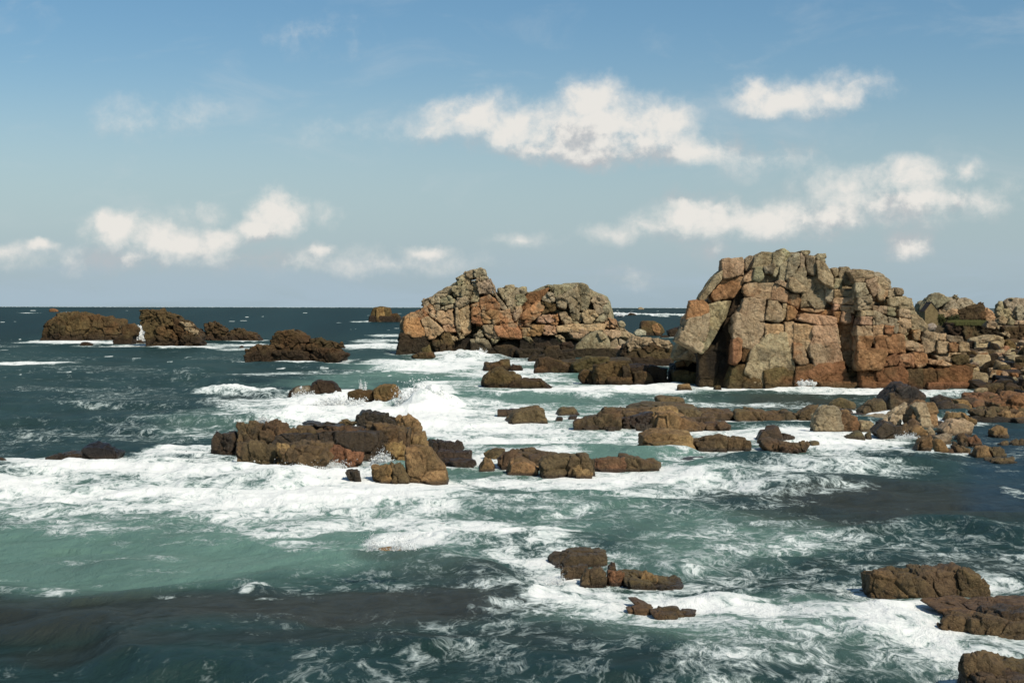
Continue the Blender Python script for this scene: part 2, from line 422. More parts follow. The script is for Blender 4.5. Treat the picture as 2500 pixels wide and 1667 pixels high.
FLANK = {'C2': """
.3 t 175,100 260,73 400,88 452,120 452,162 290,152 225,172 195,132
.2 t 215,170 290,153 342,165 342,214 238,214
.4 p 338,165 445,158 505,300 432,385 418,252 338,214
.1 g 243,218 330,213 385,330 300,372 248,382
-.2 g 262,370 402,338 424,425 330,432 262,442
.6 p 462,165 545,168 580,215 577,342 540,392 490,402 462,332
.9 p 420,150 475,160 480,390 425,400
0 t 262,420 412,428 418,482 300,502 262,492
-.2 t 296,510 350,488 417,500 417,562 296,562
-.3 p 284,558 412,558 417,662 276,652
-.4 p 252,655 413,665 413,775 252,765
-.5 o 254,765 413,775 413,910 262,904
0 g 417,508 480,508 578,570 578,655 426,652
-.1 p 417,655 532,648 538,772 500,855 426,832
-.5 o 538,648 640,658 642,744 548,738
-.2 o 437,768 540,748 732,738 754,944 560,946 436,924
.5 t 417,448 552,458 564,542 428,512
.5 g 556,462 652,478 668,542 640,562 562,546
.3 g 572,566 682,588 688,732 640,744 576,652
1.4 g 550,400 590,368 752,358 802,390 855,492 668,492 555,452
1.8 g 570,290 640,278 664,352 578,372
1.5 g 638,290 660,264 732,274 748,312 738,357 668,348
1.8 g 750,368 822,373 855,482 788,444
.8 t 676,488 802,493 824,592 686,572
.5 t 686,576 808,598 808,724 740,754 686,724
.6 t 820,560 880,543 995,660 988,714 930,714 815,694
.2 o 826,708 908,698 924,814 836,804
-1.4 o 262,902 542,912 558,972 512,1114 300,1124 268,1062
-.8 r 296,1118 474,1128 474,1234 316,1234
-.9 r 524,1000 662,938 694,1000 664,1074 516,1094
-.8 o 686,958 834,948 844,1094 698,1094
-.7 o 836,928 982,948 994,1032 910,1104 846,1044
-1.2 r 466,1110 560,1088 704,1078 784,1150 764,1244 560,1244 466,1204
-1.3 b 776,1108 934,1108 944,1294 798,1284
-1.3 r 941,1118 1074,1108 1079,1284 946,1294
-1.3 r 1081,1118 1300,1078 1464,1078 1454,1204 1380,1264 1086,1264
-1.9 r 985,1248 1394,1248 1394,1328 996,1330
-1.7 r 300,1208 480,1236 800,1276 940,1296 940,1312 300,1312
.8 t 926,718 1084,738 1084,904 956,944 916,824
.8 t 1056,738 1174,738 1184,804 1066,814
.9 g 1176,758 1344,768 1374,824 1300,834 1186,814
.5 t 1086,808 1204,818 1204,934 1076,944
.3 o 1196,828 1304,848 1304,924 1226,934
.5 p 1306,828 1424,848 1444,924 1316,934
.1 p 750,820 842,818 944,858 934,924 852,924 750,900
-.5 p 986,1008 1134,1008 1244,1058 1160,1084 996,1054
-.2 t 1056,958 1214,978 1234,1054 1096,1014
-.5 b 1225,1000 1300,960 1400,960 1420,1040 1300,1070
-.3 r 1090,1020 1250,1050 1480,1060 1480,1100 1100,1110
5 g 250,200 480,140 575,220 575,1290 250,1290
5 g 560,400 800,430 970,730 970,1290 560,1290
4 t 900,790 1180,800 1330,830 1430,1290 900,1290
"""}
rock('granite_cliff', 'cliff', 'stepped right flank of the granite stack, squared orange blocks below grey ones', FLANK, 181, slope=.18, seed=5, wl=.7,
     dark=(.11, .06, .032), crack=.12, cell=1.9, rough=.04, tmin=2.2, thr=.75, p=50, facets=2, cut=(.88, 1.0), jit=.15, grow=1.045)

# loose rocks lying on or under the stack
rock('boulder', 'boulder', 'pale lens-shaped boulder resting on an orange ledge of the cliff', "0 w 758,892 830,864 866,890 850,922 770,926", 179, 'C2', tmin=1.2, wl=0, p=9, crack=0)
rock('boulder', 'boulder', 'pale cracked boulder just below the stone hut', "0 w 985,660 1050,630 1090,652 1080,712 1000,718", 188, 'C2', tmin=1.5, wl=0, p=9, crack=.05)
UNDER = """
.6 g 20,1110 80,1010 170,1090 230,1230 160,1280 0,1190
-.8 t 30,1190 180,1100 290,1130 430,1170 470,1235 410,1262 215,1225
-.5 b 40,1240 120,1215 165,1275 60,1290
.8 k 0,1270 420,1240 420,1400 0,1420
-.8 l 10,1330 120,1315 345,1370 345,1440 280,1475 20,1480
"""
rock('overhanging_slab_rock', 'rock', 'dark jagged rock pile with an overhanging slab at the left foot of the tall stack', UNDER, 174, 'C1', seed=8, part='rock_slab', wl=.8, dark=(.09, .07, .03), crack=.06, tmin=1.6)
rock('shore_rock', 'rock', 'pointed olive rock leaning against the dark gully foot of the stack', "0 l 362,1370 420,1330 520,1400 572,1480 370,1486", 173, 'C1', seed=9, wl=.5, dark=(.08, .06, .03), crack=.05)
rock('shore_rock', 'rock', 'rounded tan rock in foam before the overhanging slab', "0 s 1435,62 1460,25 1530,20 1552,62", 169, 'B5', seed=10, wl=.5, p=9, crack=.03)
rock('shore_rock', 'rock', 'small olive rock in foam, middle of three under the stack', "0 l 1665,57 1690,32 1725,30 1742,60", 170, 'B5', seed=11, wl=.4, p=9, crack=.03)
rock('shore_rock', 'rock', 'smallest pointed dark rock standing in foam before the big stack', "0 b 1885,54 1912,25 1947,53", 172, 'B5', seed=12, wl=.4, crack=.03)

# ================================================================== THE TWIN-PEAKED STACK (centre) : about 305 m
TWIN = {'C3': """
0 g 1245,130 1310,93 1382,118 1424,180 1404,264 1338,284 1258,222
.5 g 1396,180 1455,238 1424,284 1388,254
.6 g 956,290 1062,268 1064,342 966,358
.8 g 986,250 1112,178 1174,260 1184,354 1068,344 1058,272
.8 g 1106,170 1222,128 1264,150 1256,232 1178,264
-.5 g 1266,258 1334,248 1354,304 1278,324
-.2 g 1276,340 1402,288 1484,350 1504,484 1318,484 1288,402
.6 g 1406,268 1494,278 1564,420 1624,604 1478,364
.6 g 604,522 690,448 802,388 914,388 914,474 800,524 638,544
0 g 914,380 1092,338 1204,368 1194,424 1040,524 946,504
-.3 g 1046,410 1152,368 1214,398 1174,574 1100,534 1038,524
.8 g 1206,330 1294,338 1314,604 1178,624 1196,482
-.5 g 996,560 1102,528 1174,590 1144,654 1000,694 976,642
.5 g 576,560 702,518 724,704 640,764 588,644
.8 g 476,572 594,528 594,604 500,684 436,652
.3 g 716,580 862,498 924,560 914,644 738,664
.2 g 728,690 902,638 934,690 800,734 698,734
.4 p 446,722 572,618 624,740 654,856 560,834
-.2 o 160,852 330,798 394,900 484,1090 544,1194 198,1114 146,962
.2 o 336,762 452,718 564,840 430,914 378,884
-.2 p 436,912 572,848 694,960 764,1040 640,1174 540,1164 478,1052
.1 p 686,760 902,708 924,870 944,944 768,964 646,862
0 p 766,950 954,948 964,1062 828,1074 766,1012
-.6 t 944,690 992,698 1024,900 1054,1052 978,1064 946,882
.3 p 996,700 1144,658 1194,820 1184,1062 1090,1124 1038,1032 1006,832
.2 o 1196,650 1334,598 1344,784 1206,824
.1 o 1326,560 1482,498 1624,640 1644,734 1450,744 1338,794
-.2 o 1206,830 1374,778 1374,964 1268,954 1216,904
-.5 o 1366,760 1624,738 1614,924 1500,954 1378,924
-.3 o 1616,760 1784,758 1834,920 1834,1004 1638,984
.5 g 1556,480 1644,560 1764,730 1700,744 1598,644
-.8 t 1366,960 1564,958 1624,1040 1560,1124 1408,1084
-.8 o 1556,990 1884,928 1974,1152 1920,1174 1628,1144
-.4 d 86,1122 204,1110 484,1138 554,1232 420,1356 88,1408 44,1404
-.8 m 606,1222 794,1198 804,1364 700,1416 636,1334
-.8 b 736,1180 774,1088 854,1078 894,1192 914,1356 798,1390
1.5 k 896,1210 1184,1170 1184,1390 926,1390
-.5 g 1186,1190 1424,1178 1504,1290 1524,1404 1186,1400
0 t 990,1078 1084,1098 1084,1154 1018,1174
-.2 t 886,1142 984,1130 984,1204 888,1204
-.4 g 1256,1130 1334,1058 1394,1130 1340,1184 1268,1194
-.4 g 1396,1088 1624,1098 1624,1164 1500,1204
-.8 g 1496,1170 1624,1180 1574,1244 1498,1244
-16 m 1456,1404 1560,1308 1704,1278 1884,1318 1944,1464 1600,1460
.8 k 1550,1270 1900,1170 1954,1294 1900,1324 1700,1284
1.0 g 1600,410 1720,378 1830,368 1856,460 1760,600 1680,570
.9 g 1700,560 1780,480 1910,430 1910,700 1790,770
.6 t 1836,910 1880,770 1960,738 1955,790 1876,925
.8 p 1790,700 1960,640 1980,1000 1880,960
4 g 1500,560 1700,420 2000,440 2000,1150 1600,1100
4 g 400,800 960,360 1290,330 1640,640 1960,1160 1900,1400 300,1380
2.5 g 150,900 480,740 900,760 900,1380 110,1380
""", 'C4': """
1.2 g 0,160 60,128 132,150 214,185 130,234 0,244
1.0 g 0,230 152,228 204,280 100,404 8,404
.8 r 126,250 330,188 492,128 402,240 332,334 156,424
1.2 g 456,100 500,84 554,110 532,134 462,134
-.3 o 116,482 240,368 332,298 414,360 372,474 280,564 106,548
-.3 t 26,472 90,418 134,440 60,564 16,574
0 g 406,240 480,193 554,210 584,280 540,324 398,292
.4 g 556,120 680,108 714,170 652,224 578,264 546,202
-.3 g 596,280 702,208 764,260 702,414 606,374
-.2 g 716,210 872,98 894,220 924,434 880,474 778,434 748,282
.2 g 866,90 920,68 994,88 1044,180 1064,264 1000,404 920,444 896,202
.6 g 1056,250 1222,258 1264,320 1264,424 1128,484 1056,312
.9 g 1236,360 1294,378 1294,454 1272,524 1200,604 1088,604 1126,492
-.2 t 936,470 1000,408 1112,428 1124,524 1060,604 956,594
.1 b 396,310 522,308 584,340 574,424 408,474
0 p 346,510 420,478 574,478 564,564 440,604 338,584
-.2 t 616,470 720,448 794,520 804,604 698,614
.6 g 776,458 922,478 944,544 870,624 798,594
-.3 o 536,540 602,508 624,580 580,644 526,614
-.1 o 106,558 274,558 222,644 118,644
-.3 o 126,660 432,608 434,704 380,764 136,774
-.3 p 426,620 624,638 604,754 438,754
-.2 p 616,640 900,598 1224,598 1204,684 800,724 618,724
.3 p 1196,610 1292,558 1384,570 1424,644 1300,664
.5 p 1276,530 1372,548 1424,654 1328,604
0 t 1436,660 1490,648 1564,752 1564,796 1438,786
-.3 p 1146,690 1280,678 1434,698 1434,796 1278,804
-.5 p 756,700 952,668 1044,700 930,804 778,784
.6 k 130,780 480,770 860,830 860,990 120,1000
-.3 t 145,780 240,775 310,850 250,880
-6 t 570,770 650,760 720,850 690,880
-24 m 0,930 124,948 204,1040 0,1066
-27 m 60,960 330,940 480,960 440,1060 180,1060
-14 d 300,870 480,850 560,930 500,960 320,950
-14 d 640,880 800,860 850,930 760,980 660,950
-40 m 236,1080 300,1028 414,1028 404,1104 246,1114
-34 b 396,960 602,918 654,990 604,1104 426,1074
-34 m 656,990 854,988 854,1094 780,1154 616,1124
2 t 1270,610 1430,640 1650,795 1650,1010 1270,1010
-22 m 560,1000 900,940 1300,1000 1640,960 1700,1120 600,1120
4 g 130,280 500,130 900,100 1220,270 1280,560 1400,800 200,860
"""}  # black set-back block at the foot: shade of the recess put into its tone
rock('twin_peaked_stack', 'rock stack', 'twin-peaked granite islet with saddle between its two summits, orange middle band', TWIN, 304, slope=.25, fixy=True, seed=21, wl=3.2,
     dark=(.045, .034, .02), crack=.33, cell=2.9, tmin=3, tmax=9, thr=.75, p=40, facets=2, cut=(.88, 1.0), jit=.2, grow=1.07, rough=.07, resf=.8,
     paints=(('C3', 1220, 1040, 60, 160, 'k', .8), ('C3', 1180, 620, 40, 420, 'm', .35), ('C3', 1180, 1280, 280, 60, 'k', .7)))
rock('boulder', 'boulder', 'two-part olive boulder pair at the left foot of the twin-peaked islet', "-.5 l 416,1342 560,1256 624,1372 540,1404\n-1.5 m 254,1444 430,1366 644,1386 658,1456 410,1486", 299, 'C3', part='rock_lump', seed=22, wl=.5, crack=.05, p=9, dark=(.05, .04, .02))
rock('boulder', 'boulder', 'large grey cracked boulder at right front of the twin-peaked islet',
     "0 g 900,850 1010,758 1120,698 1202,710 1284,800 1312,900 1314,1004 1160,1044 1000,1074 876,1104 848,902\n.8 k 846,860 960,880 980,1080 846,1110\n-.1 t 1130,720 1200,708 1270,800 1190,830", 284, 'C4', part='rock_face', seed=23, wl=0, ground=True, fixy=True, crack=.1, cell=3, thr=.6)
rock('boulder', 'boulder', 'pale green squared boulders right of the large grey boulder', "0 t 1306,860 1400,798 1434,900 1328,964\n-.2 t 1396,898 1484,898 1524,980 1564,1064 1420,1084 1336,974\n.3 g 1430,800 1560,860 1540,960 1430,940", 287, 'C4', part='rock_lump', seed=24, wl=0, ground=True, fixy=True, crack=.1)
rock('boulder', 'boulder', 'grey round-topped boulder perched on the right end of the twin-peaked islet', "0 g 1408,582 1440,566 1490,568 1522,620 1502,664 1430,644", 300, 'C4', seed=25, wl=0, crack=.04, p=8)
REEF1 = """
0 m 306,1220 338,1080 500,1058 622,1110 744,1158 756,1254 560,1284 330,1248
1 b 430,1090 520,1080 760,1150 700,1180
"""
rock('reef_rock', 'reef', 'flat brown reef shelf in surf below the twin-peaked islet, water dripping off its edge', REEF1, 245, 'C4', part='rock_slab', seed=31, wl=.8, crack=.12)
rock('reef_rock', 'reef', 'olive sloping shelf under the large grey boulder', "3 m 340,1110 800,1090 1560,1060 1620,1200 1100,1260 380,1210\n0 l 756,1172 900,1118 1022,1048 1150,1058 1284,1058 1304,1124 1050,1244 798,1234\n-1 b 1010,1190 1200,1130 1310,1150 1300,1270 1040,1270\n.6 l 1030,1080 1150,1055 1270,1070 1280,1140 1060,1150", 258, 'C4', part='rock_slab', seed=32, wl=.8, crack=.12, dark=(.05, .04, .02))
rock('reef_rock', 'reef', 'split brown rock in surf with pale ridge, left of the draining channel', "0 b 896,1270 930,1218 1022,1218 1084,1260 1154,1334 1164,1404 1040,1374 886,1354\n-1 m 1000,1340 1100,1350 1130,1400 1010,1380", 228, 'C4', part='rock_lump', seed=33, wl=.7, crack=.1)
rock('reef_rock', 'reef', 'broad brown reef rock between two white water runnels', "1.5 b 1096,1160 1500,1098 1564,1180 1604,1304 1300,1304 1096,1264\n0 b 1266,1310 1604,1298 1614,1394 1450,1424 1266,1394\n.5 d 1480,1180 1560,1190 1640,1290 1480,1300\n1 m 1120,1260 1200,1240 1290,1310 1200,1350", 226, 'C4', part='rock_slab', seed=34, wl=.7, crack=.12)
rock('reef_rock', 'reef', 'wedge of brown reef pointing right from the runnel', "2 d 1500,1180 1780,1150 2080,1200 2080,1290 1560,1290\n0 m 1616,1250 1780,1238 1854,1290 1944,1384 1700,1416 1646,1384\n-.5 m 1780,1370 1890,1385 1890,1430 1800,1425", 229, 'C4', part='rock_lump', seed=35, wl=.6, crack=.1)
rock('reef_rock', 'reef', 'lone brown hump in foam left of the overhanging slab pile', "0 m 1886,1304 1970,1228 2044,1238 2104,1336 1908,1338", 232, 'C4', seed=36, wl=.7, crack=.1)
REEF2 = """
0 t 1536,872 1640,778 1854,788 1904,860 1740,934 1558,984
0 t 1846,800 2084,828 2154,900 2100,964 1948,904
-.6 m 1500,990 1700,940 2100,970 2115,1100 1580,1080
-1.6 d 1540,1060 1800,1050 2110,1080 2110,1225 1600,1235
-.8 m 1730,900 1900,880 2060,960 2000,1010 1760,980
1 d 1480,860 1560,870 1600,1000 1500,1120 1450,1010
-1.4 d 1420,1080 1600,1060 1620,1200 1440,1180
.5 t 1960,870 2040,880 2060,940 1980,930
3 m 1440,960 1650,800 2150,860 2180,1220 1450,1200
"""
rock('rubble_reef', 'reef', 'low seaweed-dark rubble saddle joining the twin-peaked islet to the tall stack', REEF2, 246, 'C4', fixy=True, part='rock_lump', seed=37, wl=1.2, crack=.22, cell=1.4, slope=.6, rough=.09)
rock('sea_rock', 'rock', 'dark red-brown block in the sea beyond the gap between the two big stacks', "0 b 1716,612 1750,568 1900,568 1992,610 2046,704 1960,760 1730,760\n-.6 s 1850,600 1930,600 2000,660 1940,700 1860,660", 480, 'C4', part='rock_lump', seed=38, wl=1.2, crack=.3, cell=3)
rock('boulder', 'boulder', 'pale grey rounded boulder on the saddle in front of the red-brown block', "0 w 1616,732 1690,672 1794,702 1796,762 1640,774", 296, 'C4', seed=39, wl=0, crack=.03, p=8)
rock('sea_rock', 'rock', 'low dark rocks in foam at the left edge of the tall stack', "0 d 2076,700 2150,668 2254,648 2300,740 2120,756\n-3 d 1986,755 2092,760 2082,786 1990,786\n-1 m 2250,600 2300,560 2352,540 2352,740 2260,730", 440, 'C4', part='rock_lump', seed=40, wl=1, crack=.2, cell=2)
rock('sea_rock', 'rock', 'small dark skerry in a white breaker line far out, right of the twin-peaked islet', "0 d 1526,496 1560,470 1582,454 1640,468 1695,497", 1540, 'C4', seed=41, wl=.8, mat=MAT_FAR, crack=0)
rock('sea_rock', 'rock', 'tiny far skerry breaking the horizon between the two big stacks', "0 g 1678,412 1690,386 1720,379 1750,388 1774,412", 4400, 'C4', seed=42, wl=1, mat=MAT_FAR, crack=0, sink=5)
rock('reef_rock', 'reef', 'upper small brown reef in white water, centre of the bay', "0 m 898,834 930,800 1010,795 1115,822 1000,842\n.5 b 955,800 1010,783 1092,774 1112,822 1000,836\n-.3 m 1080,826 1100,806 1170,814 1162,842", 224, 'B2', part='rock_lump', seed=43, wl=.7, crack=.12)
rock('reef_rock', 'reef', 'larger streaming brown reef tapering right, just below the small one', "0 b 906,906 930,868 1000,828 1082,840 1172,890 1140,924 1050,942 928,924\n-1 m 1046,945 1100,900 1172,893 1250,915 1180,950\n-1 m 1180,900 1300,905 1452,957 1260,962", 179, 'B2', part='rock_slab', seed=44, wl=.6, crack=.1, p=10)

# ================================================================== FAR-LEFT ISLETS
rock('sea_islet', 'islet', 'broad flat-topped islet, the leftmost of the three far islets', """
.5 m 245,338 300,238 352,214 362,190 440,250 440,342
0 b 348,190 430,154 522,160 564,190 584,330 420,342 348,302
-.5 m 330,250 420,230 440,342 310,342
0 b 558,192 702,194 754,240 758,338 590,338
.3 m 540,200 600,240 610,338 560,338
3 b 300,240 430,170 740,220 740,338 280,338
""", 403, 'B1', part='granite_block', seed=51, wl=2.6, crack=1.2, cell=2.4, resf=.6, slope=.15, thr=.6, p=26, grow=1.05)
rock('sea_rock', 'rock', 'small smooth dark rock awash in front of the leftmost far islet', "0 d 497,374 515,354 550,351 584,366 572,377", 386, 'B1', seed=52, wl=.4, crack=.03, p=8)
rock('sea_islet', 'islet', 'notched tower islet with a plume of white spray against its left side', """
.4 b 902,162 925,152 1000,155 1060,165 1112,182 1117,242 900,247
0 m 928,250 960,228 1062,220 1122,262 1142,372 958,374 975,300
-.3 b 1000,270 1060,265 1110,310 1130,374 1020,374 
.5 m 1118,212 1190,210 1252,282 1282,378 1150,378 1122,282
-.2 t 1150,230 1195,215 1250,285 1240,320
-.6 m 1150,300 1230,290 1282,378 1160,378
3 m 910,200 1110,200 1260,300 1260,374 980,374
""", 396, 'B1', part='granite_block', seed=53, wl=2.6, crack=1.2, cell=2.4, resf=.6, slope=.15, thr=.6, p=26, grow=1.05)
rock('sea_rock', 'rock', 'squarish dark rock left of the white plume', "0 b 778,242 850,235 882,268 860,318 778,318\n-1.5 m 718,350 778,308 850,308 856,368 740,368", 397, 'B1', part='rock_lump', seed=54, wl=2.6, crack=.15, cell=2)
rock('sea_rock', 'rock', 'low black rock directly under the white plume', "0 d 848,362 868,340 905,334 942,362", 388, 'B1', seed=55, wl=.8, crack=.05)
rock('sea_islet', 'islet', 'long low islet sloping down to the right, last of the far row', """
.5 d 1253,280 1270,268 1310,268 1322,338 1260,338
0 m 1318,242 1350,233 1382,236 1444,278 1430,295 1318,290
-.3 m 1318,284 1450,288 1460,342 1318,342
-.3 m 1445,290 1530,274 1622,300 1674,344 1440,344
1 m 1480,280 1540,270 1560,290 1490,300
""", 412, 'B1', part='granite_block', seed=56, wl=1.8, crack=1.0, cell=2.2, thr=.6, resf=.6, grow=1.05)
rock('sea_rock', 'rock', 'tiny dark rock awash between the long low islet and the two-tier one', "0 d 1510,390 1530,376 1550,378 1560,392", 380, 'B1', seed=57, wl=.4, crack=0, p=8)
rock('sea_islet', 'islet', 'two-tier dark islet nearest of the left group, flat ledge in front of a square block', """
2 b 1733,290 1800,282 1882,275 1972,320 1962,402 1740,402
1.8 m 1760,300 1900,290 1970,330 1960,402 1770,402
2 m 1955,325 2040,335 2102,350 2138,405 1960,405
.5 b 1572,402 1650,368 1742,370 1752,412 1700,430 1572,440
-.2 m 1568,408 1740,404 1750,468 1570,462
-.5 m 1718,412 1980,398 1984,482 1740,484
-.4 m 1975,398 2050,392 2142,400 2210,440 2100,474 1980,480
3 m 2128,356 2172,354 2198,386 2138,394
4 d 1740,340 2120,360 2180,440 1740,460
""", 259, 'B1', part='granite_block', seed=58, wl=2.6, crack=.9, cell=1.9, resf=.7, thr=.6, p=16)
rock('sea_rock', 'rock', 'red speck of rock just under the horizon at far left', "0 r 312,160 314,143 335,138 365,146 372,160", 2700, 'B1', seed=59, wl=1, mat=MAT_FAR, crack=0, sink=4)
rock('sea_islet', 'islet', 'isolated grey islet near the horizon left of the twin-peaked islet', """
0 b 138,514 165,416 200,410 240,418 285,422 300,500 296,514
-1 s 190,420 240,416 260,512 190,512
1 m 278,460 330,456 352,478 364,510 285,512
-2 d 140,470 300,475 340,512 140,514
""", 945, 'B2', part='granite_block', seed=60, wl=4, crack=.5, cell=5, thr=.6, mat=MAT_FAR, sink=3)

# ================================================================== MIDDLE REEFS
rock('surf_rock', 'rock', 'domed dark rock with white water cascading down its left side', "0 m 786,150 832,110 935,108 938,190 800,190\n-.3 d 926,110 975,76 1088,82 1122,146 1110,190 928,190\n1 d 1112,128 1126,120 1160,156 1110,160", 156, 'B4', part='rock_lump', seed=71, wl=.8, crack=.06, p=9, dark=(.04, .026, .015),
     paints=(('B4', 880, 150, 60, 40, 'w', .75),))
rock('surf_rock', 'rock', 'square-shouldered brown rock in front of a big white wave burst', "1 b 1178,156 1240,137 1342,150 1354,215 1188,215\n-.5 s 1333,142 1370,107 1477,104 1524,205 1524,240 1358,225", 145, 'B4', part='rock_lump', seed=72, wl=.8, crack=.06)
LEDGE = """
9 d 333,424 345,415 475,415 495,492 335,497
8.5 b 463,332 480,318 612,317 634,402 602,472 498,492
8.6 b 480,400 590,400 600,480 500,490
8 b 623,345 680,343 762,364 784,402 772,484 636,477
7.5 l 716,420 882,384 994,400 1004,484 728,494
9.5 d 883,356 950,346 1022,354 1124,364 1144,388 888,390
7 m 996,386 1292,384 1314,484 1240,544 1006,494
7.5 b 1286,362 1350,384 1504,384 1544,410 1534,464 1338,494 1286,474
12 b 1116,348 1170,333 1217,345 1192,374 1118,374
14 d 1266,278 1332,284 1452,314 1504,350 1504,390 1300,358 1222,346
14 s 1473,322 1490,308 1562,314 1602,344 1652,360 1670,400 1518,394
1.5 b 476,492 720,490 722,574 640,594 506,588
.5 b 716,492 1044,496 1054,574 960,604 800,622 738,584
1 s 730,500 830,500 800,610 750,590
1.5 r 1038,497 1110,500 1254,546 1222,586 1048,574
3 s 1418,472 1522,465 1544,562 1500,594 1438,544
5 s 1518,412 1662,415 1674,494 1558,494
4 m 1500,440 1560,420 1580,600 1530,620
6 d 600,420 1500,400 1540,560 700,580
"""
rock('layered_ledge', 'reef', 'long layered brown ledge with a wet flat shelf, surf bursting along its front', LEDGE, 90, 'B4', part='rock_layer', seed=73, wl=.35, crack=.2, cell=1.1, rough=.045, mat=MAT_FINE, p=60, dark=(.035, .024, .014), tmin=1.2, tmax=5, facets=5, cut=(.72, .96), grow=1.03, jit=.5)
rock('boulder', 'boulder', 'large sunlit tan wedge boulder at the right end of the layered ledge', "0 s 1548,505 1600,496 1682,495 1722,560 1784,622 1842,718 1830,730 1650,735 1568,705 1546,602\n.4 s 1540,500 1600,500 1600,700 1555,690", 87.5, 'B4', part='rock_face', seed=74, wl=.25, crack=.05, cell=1.6, mat=MAT_FINE, p=20, facets=6, cut=(.68, .86), thr=.8, grey=.2)
rock('reef_rock', 'reef', 'cluster of broken brown blocks in surf below the tan wedge boulder', "0 d 1140,655 1180,648 1242,660 1334,722 1300,734 1200,694\n0 s 1318,642 1400,622 1452,612 1484,732 1380,738\n-.4 b 1448,615 1502,613 1554,702 1480,738\n.3 b 1330,650 1420,640 1420,700 1340,700\n.6 m 1500,640 1560,650 1565,715 1500,715", 84.5, 'B4', part='rock_lump', seed=75, wl=.3, crack=.09, cell=.8, rough=.08, mat=MAT_FINE)
rock('reef_rock', 'reef', 'dark grey stepped slabs behind the tan wedge boulder', "4 k 1668,464 1712,466 1714,534 1676,524\n4 d 1708,466 1822,458 1892,490 1894,530 1718,534\n2 d 1756,532 1952,528 1964,564 1758,568\n0 d 1786,572 1992,580 1984,624 1786,624\n0 d 1920,624 1980,620 1970,640 1925,640", 95, 'B4', part='rock_slab', seed=76, wl=.3, crack=.06, cell=1.2, mat=MAT_FINE, p=18)
rock('reef_rock', 'reef', 'low black double hump awash in foam at the left edge of the surf', "0 k 518,1075 540,1038 610,1020 702,1030 758,1062 650,1080 560,1090\n.4 d 295,1095 400,1063 522,1058 534,1090 400,1108", 94, 'B1', part='rock_lump', seed=77, wl=.4, crack=.09, mat=MAT_FINE)
rock('sea_rock', 'rock', 'tiny black rock tip sticking out of the foam left of the ledge', "0 k 1178,1047 1184,1029 1190,1030 1198,1047", 97, 'B1', seed=78, wl=0, crack=0, tmin=.25, mat=MAT_FINE)
rock('sea_rock', 'rock', 'dark rock end cut by the left picture edge', "0 d -60,1122 -30,1100 8,1105 22,1118 0,1126", 88, 'B1', seed=79, wl=.2, crack=.04, mat=MAT_FINE)

rock('reef_rock', 'reef', 'wedge-shaped olive rock with black spots, sloping down to the left', "0 l 288,264 400,210 472,180 542,170 622,200 622,272 400,276\n7 m 303,186 472,180 462,212 308,208", 122, 'B5', part='rock_lump', seed=81, wl=.3, crack=.04, mat=MAT_FINE, dark=(.05, .035, .02))
rock('reef_rock', 'reef', 'small smooth triangular rock right of the spotted wedge', "0 l 640,226 700,174 797,164 854,214", 132, 'B5', seed=82, wl=.3, crack=.03, mat=MAT_FINE, p=10)
rock('reef_rock', 'reef', 'lone low hump in white water, farthest rock of the mid reef', "0 l 1308,110 1330,98 1382,94 1502,115 1507,148 1390,146", 145, 'B5', seed=83, wl=.3, crack=.03, mat=MAT_FINE, p=10)
PLATEAU = """
12 l 1160,180 1210,155 1350,150 1470,160 1570,165 1604,190 1160,198
6 b 1040,190 1270,180 1290,215 1050,215
1.5 m 936,212 980,176 1012,184 1092,192 1090,225 940,225
1 m 780,268 800,240 922,230 934,278 800,281
1 b 922,216 1082,210 1094,273 922,279
2 d 1086,216 1284,206 1294,272 1086,274
-1 s 1282,262 1342,210 1422,204 1502,238 1602,288 1644,324 1400,330 1288,322
-.5 d 1186,284 1282,278 1272,320 1188,308
3 b 1548,232 1682,225 1694,264 1600,268
0 m 1606,288 1722,265 1794,302 1700,324
4 s 1256,200 1350,175 1440,170 1502,228 1350,215
5 l 1436,182 1604,207 1594,224 1478,224
-.6 m 1470,240 1560,250 1640,300 1560,320
"""
rock('flat_reef', 'reef', 'wide flat brown reef of low slabs in the middle of the bay', PLATEAU, 117, 'B5', part='rock_slab', seed=84, wl=.3, crack=.07, cell=1.2, mat=MAT_FINE, dark=(.05, .034, .02))
rock('flat_reef', 'reef', 'long low brown ridge running right from the flat reef', "1 b 1556,178 1680,190 1804,200 1794,258 1660,244\n0 b 1796,196 1942,184 2034,205 2024,264 1858,266\n0 b 2016,214 2142,190 2214,225 2234,266 2008,266\n0 b 2206,212 2300,166 2356,166 2356,264 2228,264", 124, 'B5', part='rock_slab', seed=85, wl=.3, crack=.07, mat=MAT_FINE, dark=(.05, .034, .02))
rock('reef_rock', 'reef', 'blocky two-layer tan rock with an overhanging left edge, midway right of the bay', "1 s 1223,352 1292,317 1402,320 1532,335 1538,394 1228,394\n0 s 1223,386 1536,386 1584,442 1550,458 1248,450\n0 b 1180,458 1232,430 1238,458", 97, 'B5', part='rock_layer', seed=86, wl=.25, crack=.05, cell=1.4, mat=MAT_FINE, p=18)
rock('reef_rock', 'reef', 'elongated lumpy brown rock beside the two-layer block', "0 b 1558,384 1600,370 1692,350 1750,365 1762,440 1620,442 1560,412\n.2 b 1740,368 1892,360 1954,428 1880,445 1750,442", 100, 'B5', part='rock_lump', seed=87, wl=.25, crack=.07, cell=1.2, mat=MAT_FINE)
rock('reef_rock', 'reef', 'pointed dark rock with a low tail to its right', "0 m 1928,364 1980,310 2087,292 2112,340 2122,380 1960,380\n.3 d 2106,352 2202,355 2182,380 2110,380", 107, 'B5', part='rock_lump', seed=88, wl=.25, crack=.05, mat=MAT_FINE)
